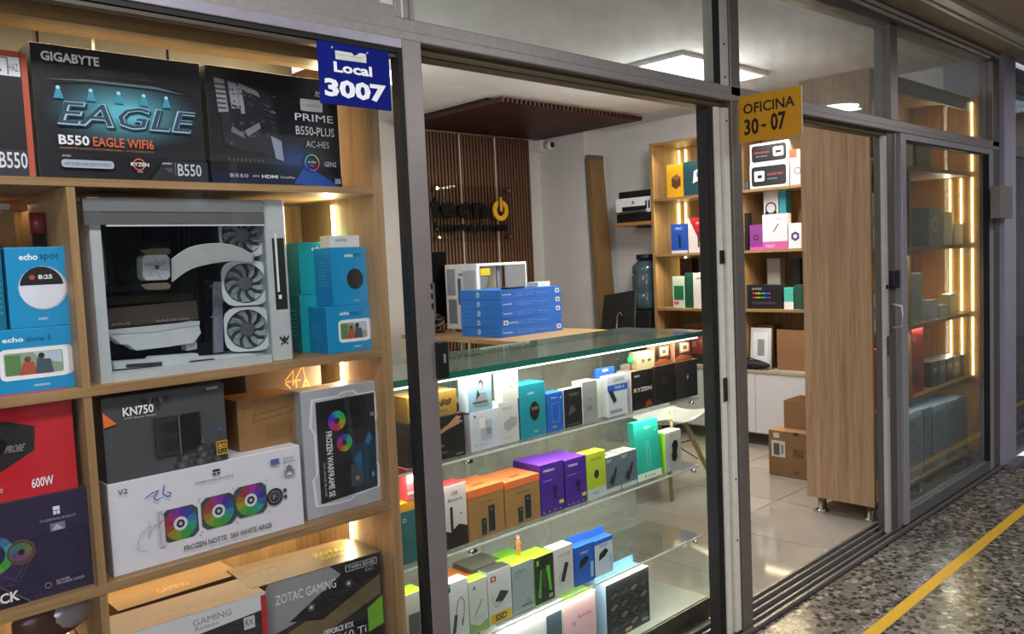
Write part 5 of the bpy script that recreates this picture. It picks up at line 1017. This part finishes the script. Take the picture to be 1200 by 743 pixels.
bx('worktop', mat('#b8aa94', .5), XF-.01, XBK, YS, YE, .565, .5845, su); ZW = .585
bx('cupboard_body', mat('#c9c9cb', .5, var=.01), XF+.012, XBK, YS, YE, .10, .5645, su)
for i in range(4):
    a = YS+(YE-YS)*i/4; bx('cupboard_door', mat('#d8d8da', .35, var=.01), XF, XF+.0115, a+.002, a+(YE-YS)/4-.002, .10, .5645, su, .002)
for yy in (YS+.1, (YS+YE)/2-.1, (YS+YE)/2+.3, YE-.1): MB().lathe((XF+.08, yy, 0), [(.03, 0), (.03, .008), (.018, .012), (.018, .0995)], 14).build('leg', CHR, su, smooth=True)
YW = mat('#fff0a0', .5, emit=9)
for px_ in (796, 804):
    for (z0, z1) in ((SH[0]+.01, 2.36), (SH[1]+.01, SH[0]-.03), (SH[2]+.01, SH[1]-.03)): yy = fy(px_, 5.915, (z0+z1)/2); MB().tube([(5.915, yy, z0), (5.915, yy, z1)], .007, 8).build('led_or_reflection', YW, su)
for px_ in (874,):
    for (z0, z1) in ((SH[0]+.01, 2.36), (SH[1]+.01, SH[0]-.03), (SH[2]+.01, SH[1]-.03)): yy = fy(px_, 5.915, (z0+z1)/2); MB().tube([(5.915, yy, z0), (5.915, yy, z1)], .007, 8).build('led_or_reflection', YW, su)
for zc_ in (2.14, 1.70, 1.26, .80):
    for yy, L2 in ((2.05, .6), (1.2, .6)): area('shelf_light', (5.60, yy, zc_+.16), (0, 38, 0), .03, L2, 4.2 if zc_ > 1.1 else .7, WARM)
GS = 'boxes on the lit wall shelving'
Xq = 5.62
def xb(nm, lab, xl, xr, yt, zb, D, f, s=None, t=None, X=Xq, **k): return xcarton(nm, lab, xl, xr, yt, X, zb, D, f, s, t, group=GS, **k)
s1, s2, s3, s4 = SH[0], SH[1], SH[2], ZW
b = xb('game_box', 'yellow box with a brown cube print on the top wall shelf', 782, 801, 194, s1, .10, '#e0a81c', '#b8860f'); d = Deco(b); d.poly([(.3, .35), (.55, .25), (.85, .35), (.85, .6), (.6, .7), (.3, .6)], '#5a3a24').poly([(.3, .6), (.6, .7), (.85, .6), (.6, .5)], '#8a6244').done()
b = xb('watch_face_box', 'dark teal box with a colour wheel print on the top wall shelf', 802, 832, 190, s1, .10, '#1f4a56', '#173a44'); d = Deco(b); d.poly([(.35, .35), (.85, .5), (.85, .85), (.4, .7)], '#dfe4e8').rgb(.62, .60, .016, .03, 18, .8, .1, .8).done()
b = xb('speaker_box', 'lower white box with a rounded black label on the top wall shelf', 879, 925, 194, s1, .11, '#dcdad6', '#bfbcb6'); b1 = b; d = Deco(b); d.rrect(.05, .1, .93, .9, .02, '#1d1f24').rrect(.12, .3, .38, .72, .01, '#e8ecf2').rrect(.2, .42, .32, .56, .006, '#1d1f24').text('SPEAKER PRO', .45, .5, .85, .6, '#c25050').text('wireless', .45, .34, .7, .42, '#9a9ca0').done()
b = xb('speaker_box', 'upper white box with a rounded black label on the top wall shelf', 879, 925, 170, top(b1), .11, '#dcdad6', '#bfbcb6'); d = Deco(b); d.rrect(.05, .1, .93, .9, .02, '#1d1f24').rrect(.60, .3, .86, .75, .01, '#e8ecf2').rrect(.66, .45, .80, .58, .006, '#1d1f24').text('SPEAKER PRO', .12, .5, .52, .6, '#c25050').text('wireless', .15, .34, .45, .42, '#9a9ca0').done()
b = xb('headphone_box', 'pale pink box with an orange tag right of the black label boxes', 926, 938, 176, s1, .11, '#e4c8c4', '#d0b0ac'); d = Deco(b); d.rect(0, .78, .7, 1, '#e0603a').ring(.75, .4, .02, .026, '#3a3238').done()
b = xb('small_box', 'pale blue slim box beside the shelving divider', 861, 867, 188, s1, .1, '#8fc0cc'); b = xb('small_box', 'small grey box low beside the black label boxes', 870, 877, 214, s1, .1, '#4a4c4e')
b = xb('headset_box', 'royal blue box on the second wall shelf', 787, 806, 263, s2, .10, '#1f52b4', '#173e8a'); d = Deco(b); d.rect(.45, .2, .6, .62, '#12244a').text('MIC', .3, .8, .7, .88, '#d8e2f4').rect(0, 0, 1, .1, '#d0d4da').done()
b = xb('streaming_box', 'white box with a red triangle on the second wall shelf', 807, 832, 256, s2, .10, '#dcd8d8', '#b8b4b4'); d = Deco(b); d.poly([(.05, 1), (1, 1), (1, .05), (.55, .3)], '#b01c28').rect(.45, .15, .52, .6, '#4a2a2c').text('pro', .4, .8, .7, .88, '#e8d0d0').done()
xb("slim_box", 'slim black box beside the divider on the second wall shelf', 870, 877, 250, s2, .06, '#17181a')
b = xb('toy_box', 'purple and pink box with headphones print on the second shelf', 879, 894, 264, s2, .06, '#8c3a8a', '#6a2a6a', X=5.60); d = Deco(b); d.ring(.5, .5, .014, .022, '#2a1028').rect(0, 0, 1, .12, '#d45aa0').done()
b = xb('tablet_box', 'white box with a dark pen print and pink stripe', 894, 923, 252, s2, .06, '#d8d6da', '#c2c0c4', X=5.60); b1 = b; d = Deco(b); d.line([(.45, .5), (.65, .72)], .008, '#1c1c22').rect(0, 0, 1, .22, '#c85a9a').text('TABLET', .1, .06, .5, .14, '#f0d8e6').text('pen', .6, .8, .8, .88, '#8a8890').done()
b = xb('headphone_box', 'white box with black headphones behind the pen print box', 896, 913, 222, s2, .08, '#d2d0ce', X=5.72); d = Deco(b); d.ring(.5, .68, .035, .046, '#1a1a1c').disc(.22, .60, .016, '#1a1a1c').disc(.78, .60, .016, '#1a1a1c').done()
xb('small_box', 'teal box behind the pen print box', 914, 922, 222, s2, .08, '#2a8a9c', X=5.72)
b = xb('cooler_box', 'white box with a glowing hexagon beside the tall oak panel', 924, 939, 262, s2, .08, '#dad8dc', X=5.60); d = Deco(b)
pts = [(.55+.035*math.cos(R(a))/d.w, .48+.035*math.sin(R(a))/d.h) for a in range(30, 390, 60)]; d.poly(pts, '#23262c').disc(.55, .48, .02, '#9a7ac8').disc(.55, .48, .012, '#e8d8f0').done()
b = xb('small_box', 'white and green box on the third wall shelf', 789, 803, 324, s3, .08, '#bcd0c4', '#3a8a5c'); d = Deco(b); d.rect(.1, .25, .9, .7, '#1f6a44').rect(.1, .1, .5, .2, '#d05a4a').done()
xb('small_box', 'dark green slim box on the third wall shelf', 804, 812, 320, s3, .08, '#1c4a3c'); b = xb('router_box', 'large plain white box on the third wall shelf', 813, 840, 320, s3, .10, '#d6d6d4', '#bcbcba'); d = Deco(b); d.text('LENOVO', .15, .82, .6, .88, '#2a2c30', .02).done()
b = xb('keyboard_box', 'black box with rainbow keyboard lines on the third wall shelf', 878, 917, 334, s3, .10, '#17171b', '#26262a'); d = Deco(b)
for i, c in enumerate(('#d04a3a', '#e0a030', '#d8d83a', '#4ac84a', '#3ab0d8', '#3a5ad8', '#a04ad0')): d.rect(.12+i*.08, .62, .18+i*.08, .68, c).rect(.12+i*.08, .45, .18+i*.08, .50, c)
d.rect(.1, .2, .8, .3, '#3a3c44').text('GAMER', .1, .8, .4, .88, '#c8cad0').done()
xb('game_pad', 'dark round ended box left of the rainbow keyboard box', 869, 877, 334, s3, .06, '#3c434a')
b = xb('small_box', 'teal and white box beside the rainbow keyboard box', 919, 930, 337, s3, .08, '#4ab0a4'); d = Deco(b); d.rect(0, 0, 1, .35, '#dce4e0').done(); xb('small_box', 'dark green box touching the tall oak panel', 931, 940, 334, s3, .08, '#1d4a40')
b = xb('subwoofer', 'dark square speaker box hung high on the third shelf', 798, 812, 303, s3+.0, .10, '#3a2c26', X=5.80); d = Deco(b); d.disc(.5, .75, .04, '#1a1412').done()
b = xb('speaker_tower', 'brown box behind the white green box on the third shelf', 822, 840, 305, s3, .08, '#5a4030', X=5.80)
xb('glass_case', 'pale translucent box standing at the back of the third shelf', 900, 915, 303, s3, .08, '#a8a49a', X=5.78); xb('bottle_box', 'black tall box at the back of the third shelf', 928, 938, 303, s3, .08, '#131316', X=5.78)
# bottom bay
for i in range(11):
    b = xb('tin', 'small red tin in the row on the white cupboard', 785+i*5, 789+i*5, 372, s4+.40, .05, '#a81e24', X=5.66, h=.05) if 0 else None
b = xb('red_case', 'long red boxes stacked on the white cupboard at its far end', 783, 832, 385, s4, .12, '#8c1c24', '#7a161c', X=5.66); d = Deco(b)
for i in range(12): d.rect(.02+i*.08, .86, .07+i*.08, .98, '#c23a3c')
d.rect(0, .0, 1, .3, '#1d1416').text('GAMER', .3, .5, .7, .65, '#d8a8a8').done()
b = xb('cardboard_box', 'brown cardboard box behind the leaning white frame', 884, 908, 380, s4, .12, '#8a6444', '#6e4e34', X=5.76)
b = xb('cardboard_box', 'brown cardboard box in the bottom bay beside the oak panel', 911, 944, 386, s4, .14, '#8c6848', '#6e5038', X=5.66); d = Deco(b); d.line([(.1, .5), (.9, .5)], .003, '#6b4c30').done()
b = xb('picture_frame', 'white grey framed panel leaning in the bottom bay', 879, 903, 384, s4, .02, '#d0d2d2', '#b4b6b6', X=5.62); d = Deco(b); d.rect(.15, .12, .85, .9, '#e2e4e4').rect(.35, .32, .68, .72, '#8a9298').done(); b.rotation_euler = (R(-5), 0, b.rotation_euler.z)
bg_ = empty('black_bag', (5.70, 1.6, s4), 'black soft bag lying under the leaning white frame', 'bag'); yy = fy(884, 5.66, s4); bg_.location = (5.66, yy, s4)
MB().ball((5.60, yy, s4+.035), .045, .17, .035, 16).build('soft_body', mat('#17181c', .7), bg_, smooth=True); MB().tube([(5.60, yy-.1, s4+.06), (5.59, yy, s4+.085), (5.60, yy+.1, s4+.06)], .006, 8).build('strap', BLK, bg_, smooth=True)
# cartons on the floor
def floorbox(name, lab, X_, pl, pr_, zb, h, D, marks):
    y0, y1 = fy(pl, X_, zb), fy(pr_, X_, zb); b = rawbox(name, y0-y1, D, h, (X_+D/2, (y0+y1)/2, zb+.0005), R(-90), mat('#8c6a46', .7, var=.05), mat('#7a5a3a', .7), mat('#96744c', .7), lab, 'box', None, .003)
    d = Deco(b); marks(d); d.done()
    d = Deco(b, 'T'); d.rect(0, .47, 1, .53, '#a88458').done(); return b
def mk1(d):
    d.rect(.06, .42, .33, .78, '#d4d2cc').rect(.1, .46, .22, .72, '#5a5a5c').rect(.25, .5, .3, .7, '#8a8a8a').rrect(.10, .84, .22, .95, .006, '#d4c8b4').line([(.5, .08), (.55, .16), (.6, .1)], .006, '#3a2a1c').rect(.50, .93, .60, 1, '#4a3826')
    for i in range(4): d.line([(.5+i*.05, .45), (.53+i*.05, .65)], .006, '#4a3220')
    d.line([(.48, .62), (.68, .48)], .006, '#4a3220')
b = floorbox('shipping_carton', 'large brown shipping carton with a white label on the shop floor', 4.90, 901.5, 962, 0, .302, .34, mk1)
Y0_, Y1_ = fy(919, 5.0, .30), fy(975, 5.0, .30)
tb_ = empty('open_carton', (5.12, (Y0_+Y1_)/2, .303), 'smaller open brown carton stacked on the labelled shipping carton', 'box'); CB = mat('#8c6a46', .7, var=.05); zz = .3035; hh = fz(469, 5.0, Y0_)-zz
bx('front_wall', CB, 5.0, 5.004, Y1_, Y0_, zz, zz+hh, tb_); bx('rear_wall', CB, 5.226, 5.23, Y1_, Y0_, zz, zz+hh, tb_); bx('side_wall', CB, 5.0045, 5.2255, Y0_-.004, Y0_, zz, zz+hh, tb_); bx('side_wall', CB, 5.0045, 5.2255, Y1_, Y1_+.004, zz, zz+hh, tb_); bx('bottom', CB, 5.0045, 5.2255, Y1_+.0045, Y0_-.0045, zz, zz+.004, tb_)
MB().prism([(5.0, Y0_, zz+hh), (5.23, Y0_, zz+hh), (5.22, Y0_-.03, zz+hh-.06), (5.01, Y0_-.03, zz+hh-.06)], (0, -.003, 0)).build('flap', CB, tb_)

# ================================================================ RIGHT DISPLAY CABINET (behind the right pane)
dc = empty('window_cabinet', (5.1, .32, 0), 'tall oak window cabinet on chrome legs behind the right glass', 'cabinet')
DY0, DY1, DX0, DX1 = .13, .512, 4.35, 5.90; DZ0, DZ1 = .083, 2.41
bx('side_panel', PANEL, DX0, DX0+.025, DY0, DY1, DZ0, DZ1, dc, .001); bx('side_panel', wood('#a8773c', '#d6a05c', 'z'), DX1, DX1+.018, DY0-.05, DY1, DZ0, DZ1, dc)
bx('back_panel', wood('#6f5a44', '#97795a', 'z'), DX0+.0255, DX1, DY1-.014, DY1, DZ0, DZ1-.02, dc); bx('top_panel', OAKX, DX0+.0255, DX1, DY0, DY1, DZ1-.018, DZ1, dc)
bx('top_fascia', mat('#8f8e8c', .6), DX0+.0255, DX1, DY0, DY0+.016, DZ1-.085, DZ1-.0185, dc)  # grey haze of the transom glass put into the fascia colour
DS = (.595, 1.02, 1.47, 1.93)
for zz in DS: bx('shelf', OAKX, DX0+.0255, DX1, DY0+.004, DY1-.0145, zz-.022, zz, dc)
bx('bottom_panel', OAKX, DX0+.0255, DX1, DY0+.004, DY1-.0145, DZ0, DZ0+.018, dc); bx('divider', OAKZ, 4.90, 4.918, DY0+.01, DY1-.0145, DS[0], DS[3]-.022, dc)
for x, yy in ((DX0+.04, DY1-.07), (DX0+.04, DY0+.04), (5.1, DY0+.04), (DX1-.05, DY0+.04), (DX1-.05, DY1-.07)): MB().lathe((x, yy, 0), [(.036, 0), (.036, .008), (.023, .012), (.023, DZ0-.0005)], 16).build('leg', CHR, dc, smooth=True)
for px_ in (1113, 1126, 1139):  # one real LED strip; the other glowing tubes stand in for its reflections
    yy = fy(px_, DX1-.01, 1.9)
    for a, c in zip((DS[0],)+DS[1:], DS[1:]+((DZ1,) if px_ > 1130 else ())): MB().tube([(DX1-.008, yy, a+.01), (DX1-.008, yy, c-.03)], .006, 8).build('led_or_reflection', YW, dc)
    
for z0, z1 in ((DS[0], DS[1]), (DS[1], DS[2]), (DS[2], DS[3]), (DS[3], DZ1)): area('shelf_light', (DX1-.03, .26, (z0+z1)/2), (0, 90, 0), z1-z0-.06, .02, 1.7, (1, .90, .62))
area('shelf_light', (5.1, .17, DZ1-.03), (10, 0, 0), 1.3, .02, 1.6, WARM); area('shelf_light', (5.1, .15, DS[0]-.04), (10, 0, 0), 1.4, .02, 1.2, (.9, .95, 1)); area('shelf_light', (4.95, .17, DS[1]-.04), (10, 0, 0), 1.2, .02, 2.0, WARM); area('shelf_light', (4.95, .17, DS[2]-.04), (10, 0, 0), 1.2, .02, 2.0, WARM)
GW = 'boxes in the right window cabinet'
def wbx(nm, lab, xl, xr, yt, zb, D, f, s=None, t=None, Y=.18, **k): return carton(nm, lab, xl, xr, yt, Y, zb, D, f, s, t, group=GW, **k)
wbx('monitor_box', 'long dark box behind the right pane near the top', 1053, 1087, 262, DS[2], .10, '#2c2e2e', '#3a3c3c', '#4a4c4c')
b = wbx('cooler_box', 'grey box with a white fan ring behind the right pane', 1089, 1103, 243, DS[2], .10, '#8d8a80', '#a09c90'); d = Deco(b); d.ring(.5, .55, .035, .046, '#dcdcd4').done()
wbx('small_box', 'white tall box lit yellow behind the right pane', 1106, 1116, 248, DS[2], .08, '#d8d0b4'); wbx('small_box', 'pale box at the cabinet end behind the right pane', 1119, 1130, 262, DS[2], .08, '#c8c0a8')
b = wbx('picture_frame', 'silvery framed box below the long dark box', 1057, 1081, 322, DS[1], .06, '#8c9088', '#a8aca4'); d = Deco(b); d.line([(.03, .03), (.97, .03), (.97, .97), (.03, .97), (.03, .03)], .006, '#d0cdb0').done()
for xl, xr, yt, c, lab in ((1091, 1099, 352, '#b8c4c8', 'pale slim box right of the silvery frame'), (1101, 1110, 358, '#c4c8bc', 'pale box between the slim box and the lights'), (1114, 1124, 345, '#d8c890', 'cream box by the yellow lights')): wbx('small_box', lab, xl, xr, yt, DS[1], .07, c)
b = wbx('console_box', 'upper red box low behind the right pane', 1056, 1082, 0, DS[0]+.17, .12, '#a82a34', '#8c2028', '#c03a42', h=.20) if 0 else None
b = wbx('console_box', 'red box on the low shelf behind the right pane', 1054, 1083, 424, DS[0], .14, '#9c2630', '#c8202c', '#b8343c'); rbx = b; d = Deco(b); d.poly([(.2, .2), (.8, .25), (.7, .7), (.3, .7)], '#5a1c22').done()
b = wbx('console_box', 'second red box standing on the first behind the right pane', 1054, 1082, 388, top(rbx), .12, '#a82a34', '#d0303a', '#c03a42'); d = Deco(b); d.text('pro', .4, .5, .7, .65, '#e8c8c8').done()
cc_ = ('#4a4f54', '#6a6e72', '#2c3034', '#5a5148', '#33383c', '#4a4640'); xx = 1092
for i in range(6):
    b = wbx('headset_box', ('grey box left of the dark row', 'pale grey box in the dark low row', 'black box in the dark low row', 'brownish box in the dark low row', 'dark slate box in the low row', 'last brown grey box of the low row')[i]+' behind the right pane', xx, xx+8, 425-i*2.2, DS[0], .12, cc_[i], cc_[(i+2) % 6], '#6a6a66'); d = Deco(b); d.rect(.2, .55, .8, .75, '#8a8e90').done(); xx += 8.6
xx = 1058
for i, (w_, c) in enumerate(((24, '#a3b0b4'), (9, '#7c8c92'), (16, '#98a8ae'), (18, '#8b9ba2'), (14, '#a0aeb6'))):
    b = wbx('appliance_box', ('large grey blue carton', 'slim slate carton', 'grey blue carton', 'slate blue carton', 'pale slate carton')[i]+(', first', ', second', ', third', ', fourth', ', fifth')[i]+' along the bottom behind the right pane', xx, xx+w_, 488-i*9, DZ0+.018, .2, c, '#6a767c', '#8a9498', Y=.16, h=.40-.01*i)
    d = Deco(b); d.rect(.1, .1, .9, .9, '#87939a').line([(.2, .3), (.5, .6), (.8, .4)], .006, '#5a6870').text('DVR', .2, .75, .6, .85, '#4a5860').done(); xx += w_+1.5
for i, (a, c) in enumerate(((2.00, '#c8ccc8'), (2.0, '#3a3c3c'))): carton('small_box', ('white box high in the cabinet beside the oak panel', 'dark wide box high in the cabinet')[i], (1060, 1074)[i], (1070, 1092)[i], 175, .2, DS[3], .08, c, h=.2, group=GW)

for zb_0, h_, c, lab in ((DS[0], .33, '#c02c30', 'red box just past the tall oak panel'), (DS[1], .20, '#d8d2c4', 'white box just past the tall oak panel, second shelf'), (DS[1], .16, '#8a8f94', None), (DS[2], .30, '#dcd8d0', 'white box with a ring just past the tall oak panel'), (DS[3], .22, '#3a3634', 'black box at the top just past the tall oak panel')):
    if lab:
        b = rawbox('small_box', .13, .10, h_, (4.385+.07, .17+.05, zb_0+.0005), 0, c, c, c, lab, 'box', GW); d = Deco(b, 'F'); d.ring(.5, .5, .03, .038, '#7a3034').done()
for o in bpy.data.objects:
    for k in ('w', 'd', 'h'):
        if k in o: del o[k]
